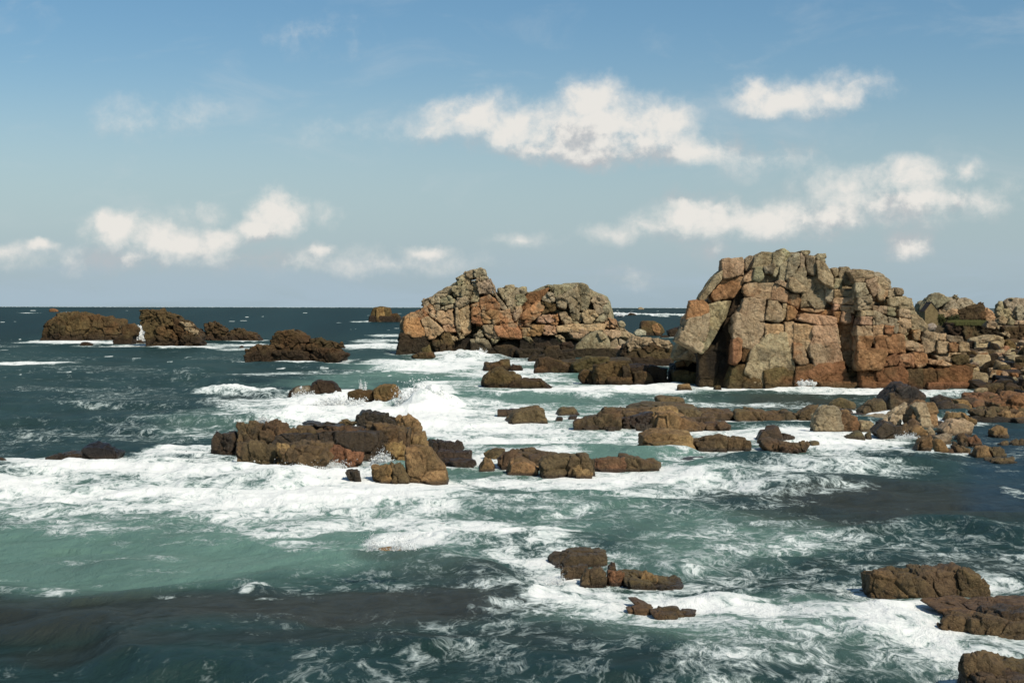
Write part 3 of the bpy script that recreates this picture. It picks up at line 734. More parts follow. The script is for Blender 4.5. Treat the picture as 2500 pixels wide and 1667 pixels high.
rock('reef_rock', 'reef', 'low jagged brown reef below the pointed dark rock', "0 b 1998,392 2040,378 2152,400 2222,410 2284,448 2130,454 2008,434\n.6 b 2206,404 2262,388 2297,405 2222,416\n-.3 m 2100,410 2200,415 2260,450 2120,454", 98, 'B5', part='rock_lump', seed=89, wl=.2, crack=.08, cell=.9, mat=MAT_FINE)
rock('boulder', 'boulder', 'single small tan stone left of the jagged reef', "0 s 1963,384 1990,368 2012,380 1990,400", 101, 'B5', seed=90, wl=0, crack=0, p=8, mat=MAT_FINE)
rock('boulder', 'boulder', 'flat-topped little stone at the right end of the jagged reef', "0 l 2298,390 2320,384 2354,390 2354,408 2300,405", 101, 'B5', seed=91, wl=0, crack=0, mat=MAT_FINE)
rock('reef_rock', 'reef', 'tan pyramid rock with black blotches, leftmost of the front row', "0 s 120,575 215,494 255,515 340,558 300,576", 86, 'B5', seed=92, wl=.2, crack=.03, mat=MAT_FINE, p=18, facets=6)
rock('reef_rock', 'reef', 'orange-brown faceted pyramid rock in the front row', "0 s 325,584 390,500 442,490 512,520 564,562 520,594 400,600", 84, 'B5', seed=93, wl=.2, crack=.03, mat=MAT_FINE, p=22, facets=6, grey=.1)
rock('reef_rock', 'reef', 'brown boulders behind the two pyramids of the front row', "4 l 213,468 260,442 342,445 322,494 250,492\n0 b 303,505 340,455 402,442 454,470 454,514 350,534\n2 b 428,445 520,440 644,460 684,478 560,498 448,494\n.5 m 500,480 600,470 640,540 560,560", 92, 'B5', part='rock_lump', seed=94, wl=.2, crack=.05, mat=MAT_FINE)
rock('reef_rock', 'reef', 'big dark blocky rock with black hollows, centre of the front row', "0 l 568,522 600,488 730,468 802,480 812,616 606,598\n0 b 720,470 852,468 904,520 908,602 800,616\n.8 b 878,492 917,485 922,564 898,564\n-.5 s 780,560 850,545 905,600 800,616", 82.5, 'B5', part='rock_lump', seed=95, wl=.25, crack=.05, cell=1.6, mat=MAT_FINE)
rock('reef_rock', 'reef', 'long red-brown rock tapering right from the big dark block', "0 r 913,482 1000,476 1102,478 1110,566 918,574\n0 b 1090,480 1222,500 1348,530 1348,552 1100,568", 86, 'B5', part='rock_lump', seed=96, wl=.2, crack=.05, cell=1.4, mat=MAT_FINE)
rock('reef_rock', 'reef', 'thin dark rock sliver barely above water right of the front row', "0 d 1438,520 1480,512 1622,510 1600,532 1480,528", 89, 'B5', seed=97, lift=0.12, wl=0, crack=0, mat=MAT_FINE, sink=.6)
rock('reef_rock', 'reef', 'thin flat rocks awash left of the flat reef', "0 d 846,308 930,288 1002,296 930,315\n-1 d 1000,311 1020,303 1052,304 1040,320", 112, 'B5', part='rock_slab', seed=98, lift=0.12, wl=0, crack=0, mat=MAT_FINE, sink=.6)
rock('reef_rock', 'reef', 'thin dark flakes of rock in foam between the triangle rock and flat reef', "0 d 648,262 680,240 720,238 700,262\n2 d 745,240 770,228 810,230 780,246", 122, 'B5', part='rock_slab', seed=99, lift=0.12, wl=0, crack=0, mat=MAT_FINE, sink=.6)

# ================================================================== BOULDERS OF THE RIGHT SHORE (nearer point)
def shore(label, spec, Y0, seed, **kw):
    kw.setdefault('mat', MAT_FINE); kw.setdefault('wl', .25); kw.setdefault('crack', .05); kw.setdefault('cell', 1.5); kw.setdefault('p', 22)
    kw.setdefault('cut', (.74, .93)); kw.setdefault('dark', (.06, .042, .022)); kw.setdefault('facets', 5)
    rock('boulder', 'boulder', label, spec, Y0, 'B6', part='rock_lump', seed=seed, group='boulders on the right-hand point', **kw)
shore('tall blackish boulder with lichen, highest on the right point', "0 d 1012,625 1030,470 1078,400 1112,353 1222,343 1332,390 1434,472 1300,524 1100,625\n-.5 m 1060,420 1240,440 1240,560 1060,600", 128, 101, paints=(('B6', 1240, 430, 130, 60, 'k', .8),))
shore('dark olive boulder standing in foam left of the blackish one', "0 l 783,602 872,498 1002,484 1034,560 1012,634 850,650", 130, 102)
shore('rounded olive boulder farthest left on the point, with surf before it', "0 l 518,545 600,477 662,470 762,530 778,590 600,584", 140, 103, p=10)
shore('big two-toned boulder, grey left face and red right face', "0 t 326,742 348,650 430,565 542,545 604,600 606,745 450,796 340,770\n0 r 596,600 640,590 704,630 764,692 764,804 618,806\n.4 k 500,560 620,600 620,760 560,740", 115, 104)
shore('large sunlit sand-coloured boulder below the blackish one', "0 s 1240,600 1370,478 1464,490 1534,620 1540,745 1400,766 1244,695\n-.3 t 1290,560 1400,500 1440,560 1500,700 1380,740", 117, 105, grey=.6)
shore('grey leaning slab left of the sand-coloured boulder', "0 t 1038,664 1148,590 1234,528 1264,684 1180,704", 119, 106)
shore('tan flat-topped block with a cracked cap near the foam', "0 t 1008,694 1130,643 1204,700 1100,750 1010,745", 112, 107)
shore('dark undercut boulder beneath the cracked cap', "0 d 916,796 1000,695 1154,740 1184,804 1062,856", 110, 108)
shore('square tan boulder with rounded top between the two-toned and dark ones', "0 t 768,694 902,700 944,770 882,804 786,796", 113, 109, p=10)
shore('flat grey slab lying behind the square tan boulder', "0 g 756,680 950,633 1052,640 1000,694 780,700", 122, 110)
shore('broad sand-coloured boulder with a diagonal crack', "0 t 1568,775 1650,690 1782,688 1864,740 1812,835 1700,815 1578,815", 110, 111)
shore('brown boulder tucked behind the diagonally cracked one', "0 s 1576,696 1620,620 1772,618 1804,684 1650,696", 116, 112)
shore('brown slab sloping down to the still pool', "0 s 1766,624 1900,698 1904,734 1828,714", 116, 113)
shore('brown boulder in front of the sunlit one', "0 b 1146,776 1300,688 1384,740 1364,836 1248,836", 110, 114)
shore('wet boulder with spray on its face', "0 s 1276,795 1360,738 1424,800 1402,858", 107, 115)
shore('small tan block between spray and cracked boulder', "0 t 1416,785 1460,768 1504,810 1482,856 1428,836", 106, 116)
shore('sharp-edged tan block at the left tip of the rubble tongue', "0 s 1345,965 1360,910 1462,828 1494,890 1402,974\n.3 m 1275,950 1340,890 1420,850 1380,940", 100, 117, p=20)
shore('upright tan slab leaning left in the rubble tongue', "0 s 1498,893 1540,878 1622,958 1684,1002 1662,1024 1558,1010", 98, 118, p=20)
shore('wide grey-brown slab atop the rubble tongue', "0 t 1498,853 1684,813 1654,874 1600,914 1528,874", 103, 119)
shore('small olive block in the middle of the rubble tongue', "0 l 1616,934 1680,888 1728,890 1712,944", 101, 120)
shore('narrow dark slab standing on edge near the rubble top', "0 l 1708,814 1750,798 1834,900 1800,934", 103, 121)
shore('reddish tent-shaped slab beside the still pool', "0 r 1836,904 1920,833 2004,930 1880,940", 105, 122, p=20)
shore('long flat tan slab at the right end of the rubble tongue', "0 s 1796,1044 1900,958 2002,948 2034,1064 1900,1064", 98, 123)
shore('brown low stones in front of the tongue', "0 b 1686,934 1842,970 1844,1004 1720,1024\n-.5 b 1600,990 1680,960 1740,1020 1660,1030", 99, 124)
shore('brown weed-covered lump right of the long flat slab', "0 b 2028,965 2090,950 2164,962 2194,1044 2100,1054", 98, 125)
shore('low dark rock at the tip of the point in calm water', "0 b 2046,1094 2130,1048 2304,1080 2294,1112 2120,1114", 94, 126)
shore('pointed tan rock standing in the still pool', "0 s 2048,855 2060,790 2132,753 2204,790 2256,856", 108, 127, p=20)
shore('flat olive block in the still pool below the pointed rock', "0 l 2058,935 2150,878 2214,890 2218,940", 103, 128)
shore('brown weedy rock at the right edge of the still pool', "0 b 2228,935 2250,885 2360,865 2420,900 2400,940 2240,936", 103, 129)
shore('olive lumps in foam under the two-toned boulder', "0 l 638,855 720,800 792,790 834,830 864,874 740,874\n.5 l 840,800 880,780 930,830 850,830", 106, 130, p=9)
shore('small grey-green double rock awash in calm water', "0 l 898,1113 940,1078 1042,1090 1046,1112\n0 b 1015,1112 1030,1092 1074,1108 1060,1116", 86, 131)
shore('dark olive rock beyond the sunlit boulder, left of a red one', "0 d 1476,480 1580,448 1684,480 1640,534 1510,545", 140, 132)
shore('black-stained boulder right of the sunlit one', "0 d 1526,545 1650,498 1744,590 1650,644 1556,624", 128, 133)
shore('tan weathered boulder above the sloping brown slab', "0 s 1696,494 1830,508 1874,560 1852,624 1738,594", 134, 134)
shore('tall pale triangular boulder above the still pool', "0 t 1876,596 1940,508 1984,560 1984,594", 132, 135, p=20)
shore('brown broken ledge at the back of the still pool', "0 b 1876,604 2072,570 2104,652 1960,694 1888,654\n-.3 b 1960,600 2040,585 2060,650 1990,670", 126, 136, crack=.1)
shore('flat red-brown ledge at the inner waterline', "0 r 1796,464 1880,418 2094,430 2084,504 1900,514", 144, 137, crack=.1)
shore('long brown stratified ledge at the right picture edge', "0 r 2076,504 2180,440 2420,445 2420,604 2100,574\n-.5 b 2100,540 2420,550 2420,640 2110,640\n-1 b 2060,600 2200,580 2420,610 2420,680 2080,680", 134, 138, crack=.12)
shore('little tan rocks scattered below the long stratified ledge', "0 s 2120,640 2180,600 2280,640 2260,690 2150,690\n0 s 2270,650 2340,620 2420,640 2420,680 2290,685", 126, 139)

# ================================================================== FOREGROUND REEFS
rock('reef_rock', 'reef', 'flat dark brown rock with a wet top, upper one in the near breaker', "0 m 178,234 205,208 252,184 402,195 434,210 422,258 200,250", 54.5, 'B7', seed=141, lift=.02, wl=.15, crack=.04, cell=1, mat=MAT_FINE, p=16)
rock('reef_rock', 'reef', 'row of tan-brown blocks stepping down to the right in the near breaker', "1.6 m 223,262 345,254 312,294 250,290\n.3 b 296,334 340,270 402,262 434,290 434,328 370,345\n.4 r 428,272 512,280 518,328 438,320\n0 b 512,302 585,290 692,310 794,330 802,358 680,358 518,333\n.5 s 582,282 600,278 668,300 652,316 582,306\n1.2 m 445,258 475,252 505,272 450,275", 50, 'B7', part='rock_lump', seed=142, lift=.02, wl=.15, crack=.05, cell=.8, mat=MAT_FINE, p=18)
rock('reef_rock', 'reef', 'thin brown slabs just breaking through foam, front of the near breaker', "1.2 m 543,407 572,399 742,434 702,440 600,418\n.6 b 523,438 642,431 652,447 560,455\n0 m 638,458 700,452 762,455 782,502 710,508 648,478\n.3 m 740,462 800,455 850,460 840,480 770,490", 43.8, 'B7', part='rock_slab', seed=143, lift=-.02, wl=0, crack=.02, mat=MAT_FINE, sink=.5)
rock('reef_rock', 'reef', 'thin dark rock edge awash at the tail of the near breaker', "0 d 1078,466 1120,468 1192,484 1182,490 1100,480", 43.6, 'B7', seed=144, lift=-.12, wl=0, crack=0, mat=MAT_FINE, sink=.4)
rock('reef_rock', 'reef', 'dark brown block with a flat pitted top standing clear in foam, lower right', "0 b 1638,374 1650,305 1780,292 1905,284 1920,400 1720,380\n0 b 1860,290 1982,270 2060,280 2080,400 1982,422 1870,412\n0 b 2040,278 2122,290 2184,330 2162,384 2050,410\n.3 b 1760,310 2000,300 2000,400 1780,380", 48, 'B7', part='rock_lump', seed=145, lift=.05, wl=.2, crack=.07, cell=.8, rough=.07, mat=MAT_FINE, p=16)
rock('layered_ledge', 'reef', 'red-brown layered ledge cut by the right picture edge', "1.4 b 1988,440 2040,432 2202,432 2352,438 2500,445 2500,490 2000,468\n.4 b 1968,480 2010,465 2102,470 2120,560 2060,550 1972,514\n.2 b 2090,472 2240,480 2260,598 2100,560\n0 b 2200,478 2352,488 2500,495 2500,590 2240,598\n.8 m 2150,440 2400,445 2400,500 2160,490", 42.8, 'B7', part='rock_layer', seed=146, lift=-.08, wl=.2, crack=.07, cell=.7, rough=.07, mat=MAT_FINE, p=16)
rock('layered_ledge', 'reef', 'brown ledge in the bottom right corner, cut by the picture bottom', "0 b 2078,740 2092,690 2172,680 2264,712 2270,790 2120,786\n.2 b 2200,712 2352,715 2500,720 2500,800 2220,800\n-.6 m 2100,760 2300,770 2500,780 2500,860 2130,850", 38.2, 'B7', part='rock_layer', seed=147, lift=.14, wl=.2, crack=.07, cell=.7, rough=.07, mat=MAT_FINE)
rock('reef_rock', 'reef', 'low olive rock ridge awash behind the near spray', "0 l 1950,248 2040,240 2230,255 2226,261 2100,264", 57, 'B8', seed=148, lift=-.25, wl=0, crack=0, mat=MAT_FINE, sink=.5)
rock('reef_rock', 'reef', 'drowned tan rock showing through water left of the near breaker', "0 s 1728,372 1785,357 1855,368 1840,380", 48, 'B8', seed=149, lift=0.05, wl=0, crack=0, mat=MAT_FINE, sink=.5, p=8)

# ================================================================== LAND BEHIND
TOR = """
0 g 900,500 950,402 1022,328 1132,318 1194,350 1244,380 1100,484 925,560
.5 g 1186,380 1272,368 1384,370 1464,400 1464,444 1300,504 1116,504
.6 g 1266,346 1302,338 1314,372 1266,377
-.5 p 1110,490 1300,480 1330,570 1110,580
-.6 m 1296,505 1484,430 1584,450 1604,594 1306,604
.2 p 1576,450 1640,500 1704,570 1694,624 1588,604
.4 m 1516,427 1540,416 1566,418 1578,442 1518,447
3 g 940,420 1180,360 1460,410 1690,580 1690,640 900,640
"""
rock('granite_tor', 'tor', 'weathered brown tor directly behind the stone hut', TOR, 345, 'C2', part='granite_block', seed=161, wl=0, crack=.35, cell=2.2, thr=.5, rough=.08)
rock('granite_tor', 'tor', 'grey tor cut by the right picture edge', "0 g 1718,428 1762,418 1802,560 1695,540\n0 g 1776,402 1872,374 2100,380 2100,604 1800,570\n-.5 g 1700,500 1850,480 1900,600 1700,590\n.3 g 1850,380 1870,368 1885,385 1860,395\n-1 g 1900,450 2100,440 2100,620 1900,600\n-.8 t 1880,540 1960,530 1960,600 1890,600", 365, 'C2', part='granite_block', seed=162, wl=0, crack=.4, cell=1.9, thr=.5, rough=.08)
rock('retaining_bank', 'bank', 'dark stony bank with grass on top, right of the hut', "0 d 880,1030 1130,1000 1200,1040 1260,1300 1200,1330 920,1200\n-.3 m 1180,1030 1620,1010 1640,1120 1480,1340 1240,1350 1190,1250\n-.5 d 1480,1060 1900,1060 2000,1250 1700,1280 1480,1330\n2 d 860,1010 1700,990 1950,1250 900,1350", 300, 'C7', part='bank_face', seed=163, wl=0, crack=.4, cell=1.2, thr=.4, rough=.1)
rock('granite_outcrop', 'outcrop', 'brown outcrop wall at the right picture edge under the grey tor', "0 m 1960,1080 2352,1070 2700,1080 2700,1460 2200,1390 1980,1250\n-.5 t 1900,1200 2000,1160 2100,1250 2050,1290\n.5 t 1960,1065 2352,1060 2700,1060 2700,1100 1980,1090", 290, 'C7', part='granite_block', seed=164, wl=0, crack=.4, cell=2, thr=.4)
def high(label, spec, Y0, seed): rock('boulder', 'boulder', label, spec, Y0, 'C7', part='rock_lump', seed=seed, wl=0, crack=.15, cell=2.2, group='boulders on the upper shore')
high('large rounded olive-tan slab boulder like a whaleback, below the grassy bank', "0 t 1388,1335 1560,1270 1742,1228 2004,1312 1984,1484 1700,1520 1420,1524\n-.2 t 1400,1340 1740,1235 1980,1320 1800,1360 1440,1420\n.8 d 1270,1370 1390,1340 1430,1520 1340,1510", 262, 171)
high('squared pale boulder on the skyline between bank and right tor', "0 t 1835,1025 1838,922 1942,863 2034,940 1994,1044", 300, 172)
high('pointed boulder next to the squared pale one', "0 t 2006,1034 2080,888 2194,970 2142,1054", 300, 173)
high('long flat boulder on the skyline at the right edge', "0 t 2150,1050 2190,962 2352,955 2600,960 2600,1065", 302, 174)
high('tan angular boulder at the right end of the grassy bank', "0 t 1616,1065 1640,968 1784,990 1834,1042 1780,1124 1638,1104\n.4 t 1776,1044 1964,1060 1964,1204 1846,1134", 292, 175)
high('reddish block right of the whaleback slab', "0 s 1990,1350 2060,1330 2220,1420 2200,1520 1990,1500", 262, 176)

def shore_z(X, Y):
    """height of the shore ground: rises inland and to the right"""
    t = np.clip((Y - 150) / 160, 0, 1)
    edge = .245 * Y + 16                        # waterline runs diagonally
    return np.clip((X - edge) * .16, -3, 1e9) * (.35 + .65 * t) + np.clip(Y - 235, 0, 70) * .02
# ================================================================== SHORE GROUND + RUBBLE
def ground_h(X, Y):
    q = X / Y
    edge = np.interp(Y, [120, 190, 240, 300, 420], [.335, .312, .29, .25, .24])
    base = np.interp(Y, [100, 140, 158, 262, 296, 300, 305, 420], [-2.2, -.9, -.1, 1.9, 2.7, 3.2, 6.2, 6.3])
    right = np.clip((q - .33) * 40, 0, 3) * np.interp(Y, [130, 160, 250, 290], [0, .4, 1.4, .8])
    main = -2.5 + (base + 2.5 + right * 0.5) * smooth(edge - .012, edge + .012, q)
    point = -2.5 + 2.85 * smooth(.296, .312, q) * smooth(121, 126, Y) * smooth(160, 146, Y - 60 * np.clip(q - .33, 0, 1))
    return np.maximum(main, point)
ys = np.concatenate([np.linspace(118, 296, 110), np.linspace(298, 308, 12), np.linspace(312, 420, 20)])
us = np.linspace(.2, .62, 150)
YY, UU = np.meshgrid(ys, us, indexing='ij'); XX = UU * YY
ZZ = ground_h(XX.ravel(), YY.ravel())
GP = np.stack([XX.ravel(), YY.ravel(), ZZ], 1)
GP[:, 2] += .45 * fbm(GP / 3.0, 4, 77) + .15 * fbm(GP / .9, 3, 78)
q = np.arange(GP.shape[0]).reshape(YY.shape)
GF = np.stack([q[:-1, :-1], q[:-1, 1:], q[1:, 1:], q[1:, :-1]], -1).reshape(-1, 4)
gn = fbm(GP / 5, 3, 31)
gc = np.array((.10, .075, .045)) * (1 + .5 * gn[:, None])
gc = gc + (np.array((.09, .10, .035)) - gc) * (smooth(301, 308, GP[:, 1] + 3 * gn) * smooth(-.2, .3, fbm(GP / 1.6, 3, 33)))[:, None] * .55
gc = gc + (np.array((.03, .024, .016)) - gc) * (smooth(1.2, 0, GP[:, 2]) * .8)[:, None]
tag(mesh_np('shore', GP, GF, MAT_ROCK, None, (0, 0, 0), gc), kind='structure')

def loose_boulder(rng, size, seg=14, p=22):
    planes = []
    for ax in np.vstack([np.eye(3), -np.eye(3)]):
        n = ax + rng.normal(size=3) * .3; n /= np.linalg.norm(n); planes.append((n, size * rng.uniform(.75, 1.0)))
    for _ in range(9):
        n = rng.normal(size=3); n /= np.linalg.norm(n); planes.append((n, size * rng.uniform(.72, 1.0)))
    qd, quads = lattice(seg, seg, seg); d = qd / np.linalg.norm(qd, axis=1)[:, None]
    acc = 0
    for n, h in planes: acc = acc + np.clip((d @ n) / h, 0, None) ** p
    P = d * (acc ** (-1 / p))[:, None] * np.array([rng.uniform(.9, 1.3), rng.uniform(.8, 1.1), rng.uniform(.6, .9)])
    P = P + d * (.07 * size * fbm(P / size * 1.7 + rng.uniform(0, 99), 3, 9))[:, None]
    return P, quads
rng = np.random.default_rng(55)
TONELAB = {'k': 'black wet boulder in the rubble of the right shore', 'd': 'dark brown boulder in the rubble of the right shore', 'm': 'brown boulder in the rubble of the right shore',
           't': 'tan boulder in the rubble of the right shore', 'o': 'orange boulder in the rubble of the right shore', 'l': 'olive boulder in the rubble of the right shore'}
placed, tries = [], 0
while len(placed) < 210 and tries < 12000:
    tries += 1
    Y = rng.uniform(143, 285); uq = rng.uniform(.318, .372)
    if Y > 200 and uq < .318 + (Y - 200) * .0001: continue
    if Y < 160 and uq < .335: continue
    X = uq * Y; s = .38 + 1.0 * rng.random() ** 2.2
    if any((X - a) ** 2 + (Y - b) ** 2 * .35 < (.62 * (s + c)) ** 2 for a, b, c in placed): continue
    placed.append((X, Y, s))
    z = float(ground_h(np.array([X]), np.array([Y]))[0]) + s * .25 + rng.uniform(0, .5)
    hi = np.clip((Y - 150) / 110, 0, 1)
    t = rng.choice(list('kdmtol'), p=np.array([.22 * (1 - hi) + .03, .28 * (1 - hi) + .05, .22, .16 + .3 * hi, .04 + .12 * hi, .1]) / (.25 * (1 - hi) * 2 + .08 + .22 + .16 + .3 * hi + .04 + .12 * hi + .1))if False else None
    w = np.array([.2 * (1 - hi) + .02, .3 * (1 - hi) + .05, .25, .15 + .3 * hi, .03 + .12 * hi, .1]); w /= w.sum()
    t = 'kdmtol'[rng.choice(6, p=w)]
    P, quads = loose_boulder(rng, s)
    c = paint_cols(P + [X, Y, z], t, rng, np.full(len(P), .5), wl=0)
    tag(mesh_np('boulder', P, quads, MAT_ROCK, None, (X, Y, z), c), TONELAB[t], 'boulder', TONELAB[t].replace('boulder', 'boulders') )

placed = []; tries = 0
P_TONE = 'mmbsltdr'
PLAB = {'d': 'small dark stone lying among the big boulders of the point', 'm': 'small brown stone lying among the big boulders of the point', 'b': 'small chestnut stone lying among the big boulders of the point', 's': 'small tan stone lying among the big boulders of the point',
        'l': 'small olive stone lying among the big boulders of the point', 't': 'small pale sandy stone lying among the big boulders of the point', 'r': 'small reddish stone lying among the big boulders of the point'}
def b6(x, y):
    g = grid('B6', [(x, y)])[0]; return water_pt(g[0], g[1])
while len(placed) < 95 and tries < 5000:
    tries += 1
    if tries % 2:
        Y = rng.uniform(124, 148); X = rng.uniform(.302, .372) * Y; s = .25 + .65 * rng.random() ** 2
    else:
        a_, b_, w_ = [((1000, 760), (1560, 780), 60), ((1320, 960), (2250, 1090), 35), ((1250, 830), (1800, 900), 70), ((520, 610), (1000, 690), 25)][rng.integers(4)]
        k_ = rng.random(); X, Y = b6(a_[0] + (b_[0] - a_[0]) * k_, a_[1] + (b_[1] - a_[1]) * k_ + rng.uniform(-w_, w_)); s = .2 + .4 * rng.random() ** 2
    if any((X - a) ** 2 + (Y - b) ** 2 * .3 < (.6 * (s + c)) ** 2 for a, b, c in placed): continue
    placed.append((X, Y, s)); z = max(float(ground_h(np.array([X]), np.array([Y]))[0]), -.1) + s * .2
    t = P_TONE[rng.integers(8)]
    P, quads = loose_boulder(rng, s)
    c = paint_cols(P + [X, Y, z], t, rng, np.full(len(P), .5), wl=.25)
    tag(mesh_np('stone', P, quads, MAT_FINE, None, (X, Y, z), c), PLAB[t], 'stone', PLAB[t].replace(' stone ', ' stones '))

# ================================================================== HUT, PLANTS, MAST
def c7(x, y, Y):
    g = grid('C7', [(x, y)])[0]; return (g[0] - 1176) / F * Y, CAM_H - (g[1] - HOR) / F * Y
def simple_mat(name, build):
    m = bpy.data.materials.new(name); t = nt(m)
    geo = N(t, 'ShaderNodeNewGeometry'); tc = N(t, 'ShaderNodeTexCoord')
    b = N(t, 'ShaderNodeBsdfPrincipled'); o = N(t, 'ShaderNodeOutputMaterial'); L(t, b.outputs[0], o.inputs[0])
    b.inputs['Roughness'].default_value = .9; b.inputs['Specular IOR Level'].default_value = .2
    build(t, geo.outputs['Position'], tc.outputs['Object'], b); return m
def stone(t, P, O, b):
    m = t.nodes.new('ShaderNodeVectorMath'); m.operation = 'MULTIPLY_ADD'; L(t, noise(t, O, 2.2, 2, .5, 0, 1), m.inputs[0]); m.inputs[1].default_value = (.12, .12, .12)
    sw = N(t, 'ShaderNodeSeparateXYZ'); L(t, O, sw.inputs[0]); cb = N(t, 'ShaderNodeCombineXYZ')
    L(t, math_(t, 'ADD', sw.outputs[0], sw.outputs[1]), cb.inputs[0]); L(t, sw.outputs[2], cb.inputs[1]); L(t, cb.outputs[0], m.inputs[2])
    br = N(t, 'ShaderNodeTexBrick'); L(t, m.outputs[0], br.inputs['Vector'])
    br.inputs['Scale'].default_value = 1; br.inputs['Brick Width'].default_value = .42; br.inputs['Row Height'].default_value = .2; br.inputs['Mortar Size'].default_value = .018
    br.inputs['Color1'].default_value = (.27, .20, .09, 1); br.inputs['Color2'].default_value = (.16, .115, .055, 1); br.inputs['Mortar'].default_value = (.10, .08, .05, 1)
    L(t, mixc(t, maprange(t, noise(t, O, 1.2, 5, .6), .35, .7, 0, .6), br.outputs[0], (.33, .24, .12)), b.inputs['Base Color'])
    bp = N(t, 'ShaderNodeBump'); bp.inputs['Distance'].default_value = .05; L(t, br.outputs['Fac'], bp.inputs['Height']); bp.invert = True; L(t, bp.outputs[0], b.inputs['Normal'])
def slate(t, P, O, b):
    L(t, mixc(t, maprange(t, noise(t, O, 3, 5, .6), .35, .65, 0, 1), (.055, .04, .035), (.095, .068, .055)), b.inputs['Base Color'])
    wv = N(t, 'ShaderNodeTexWave', bands_direction='Y'); wv.inputs['Scale'].default_value = 2.2; wv.inputs['Distortion'].default_value = .8; L(t, O, wv.inputs['Vector'])
    bp = N(t, 'ShaderNodeBump'); bp.inputs['Distance'].default_value = .04; L(t, wv.outputs['Fac'], bp.inputs['Height']); L(t, bp.outputs[0], b.inputs['Normal'])
MAT_STONE, MAT_SLATE = simple_mat('rubble stone', stone), simple_mat('dark slate', slate)
HY = 320
xl, zb = c7(455, 1010, HY); xr, _ = c7(710, 1010, HY); _, ze = c7(455, 775, HY); _, za = c7(580, 612, HY)
zb -= .8; hw, hl = (xr - xl) / 2, 3.8; hx = (xl + xr) / 2
hut = tag(empty('stone_hut', (hx, HY, zb)), 'small gabled stone hut with dark roof standing before the brown tor', 'hut')
e, a = ze - zb, za - zb
V = [(-hw, 0, 0), (hw, 0, 0), (hw, 0, e), (0, 0, a), (-hw, 0, e), (-hw, hl, 0), (hw, hl, 0), (hw, hl, e), (0, hl, a), (-hw, hl, e)]
me = bpy.data.meshes.new('wall'); me.from_pydata(V, [], [(0, 1, 2, 3, 4), (9, 8, 7, 6, 5), (0, 4, 9, 5), (1, 6, 7, 2), (4, 3, 8, 9), (2, 7, 8, 3)]); me.materials.append(MAT_STONE)
w = bpy.data.objects.new('wall', me); COL.objects.link(w); w.parent = hut
sl = np.array([hw, 0, e - a]); sl = sl / np.linalg.norm(sl); nrm = np.array([-sl[2], 0, sl[0]])
for sx in (-1, 1):
    def pt(s, y, k):
        p = np.array([0, y, a]) + sl * s + nrm * k
        return (p[0] * sx, p[1], p[2])
    ln = math.hypot(hw, a - e) + .22
    rows, VV, FF = 9, [], []
    for r in range(rows):                       # overlapping slate courses
        s0, s1 = ln * r / rows, ln * (r + 1) / rows + .05
        b0 = len(VV)
        for (s, k) in ((s0, .03), (s1, .06), (s1, .11), (s0, .08)):
            for y in (-.12, hl + .12): VV.append(pt(s, y, k))
        for i in range(4):
            j = (i + 1) % 4; FF.append((b0 + 2 * i, b0 + 2 * j, b0 + 2 * j + 1, b0 + 2 * i + 1))
        FF += [(b0, b0 + 2, b0 + 4, b0 + 6), (b0 + 7, b0 + 5, b0 + 3, b0 + 1)]
    me = bpy.data.meshes.new('roof_slope'); me.from_pydata(VV, [], FF); me.materials.append(MAT_SLATE)
    o = bpy.data.objects.new('roof_slope', me); COL.objects.link(o); o.parent = hut
VV = []
for y in (-.14, hl + .14):
    VV += [(-.16, y, a + .0), (0, y, a + .17), (.16, y, a + .0), (0, y, a + .04)]
me = bpy.data.meshes.new('roof_ridge'); me.from_pydata(VV, [], [(0, 1, 5, 4), (1, 2, 6, 5), (2, 3, 7, 6), (3, 0, 4, 7), (3, 2, 1, 0), (4, 5, 6, 7)]); me.materials.append(MAT_SLATE)
o = bpy.data.objects.new('roof_ridge', me); COL.objects.link(o); o.parent = hut

def leafmat(name, c1, c2):
    def f(t, P, O, b):
        oi = noise(t, P, 3, 3); L(t, mixc(t, maprange(t, oi, .35, .65, 0, 1), c1, c2), b.inputs['Base Color'])
    return simple_mat(name, f)
def leaf_cloud(rng, n, rx, ry, rz, size, z0=0):
    lobes = [(rng.uniform(-.55, .55) * rx, rng.uniform(-.5, .5) * ry, z0 + rng.uniform(.25, .8) * rz, rng.uniform(.3, .5)) for _ in range(9)]
    V, Fq = [], []
    for i in range(n):
        lx, ly, lz, r = lobes[rng.integers(len(lobes))]
        d = rng.normal(size=3); d /= np.linalg.norm(d); k = r * rng.random() ** .33
        c = np.array([lx + d[0] * k * rx, ly + d[1] * k * ry, max(z0, lz + d[2] * k * rz)])
        u = rng.normal(size=3); u /= np.linalg.norm(u); v = np.cross(u, rng.normal(size=3)); v /= np.linalg.norm(v)
        s = size * rng.uniform(.6, 1.4); b = len(V)
        V += [c - u * s, c + v * s * .45, c + u * s, c - v * s * .45]; Fq.append((b, b + 1, b + 2, b + 3))
    return np.array(V), np.array(Fq)
def stem_mesh(rng, n, r, h):
    V, Q = [], []
    for i in range(n):
        a0, a1 = rng.uniform(0, 6.28), rng.uniform(-.6, .6); bx, by = rng.uniform(-.2, .2, 2) * r; tx, ty = rng.uniform(-.6, .6, 2) * r; b = len(V)
        for z, w_, x, y in ((-.3, .05, bx, by), (h * .7, .015, tx, ty)):
            V += [(x - w_, y - w_, z), (x + w_, y - w_, z), (x + w_, y + w_, z), (x - w_, y + w_, z)]
        for k in range(4): Q.append((b + k, b + (k + 1) % 4, b + 4 + (k + 1) % 4, b + 4 + k))
    return np.array(V), np.array(Q)
GREEN, DGREEN, BARK = leafmat('pale leaves', (.075, .08, .026), (.12, .115, .042)), leafmat('dark leaves', (.035, .05, .018), (.075, .075, .03)), leafmat('twig bark', (.06, .045, .03), (.1, .075, .05))
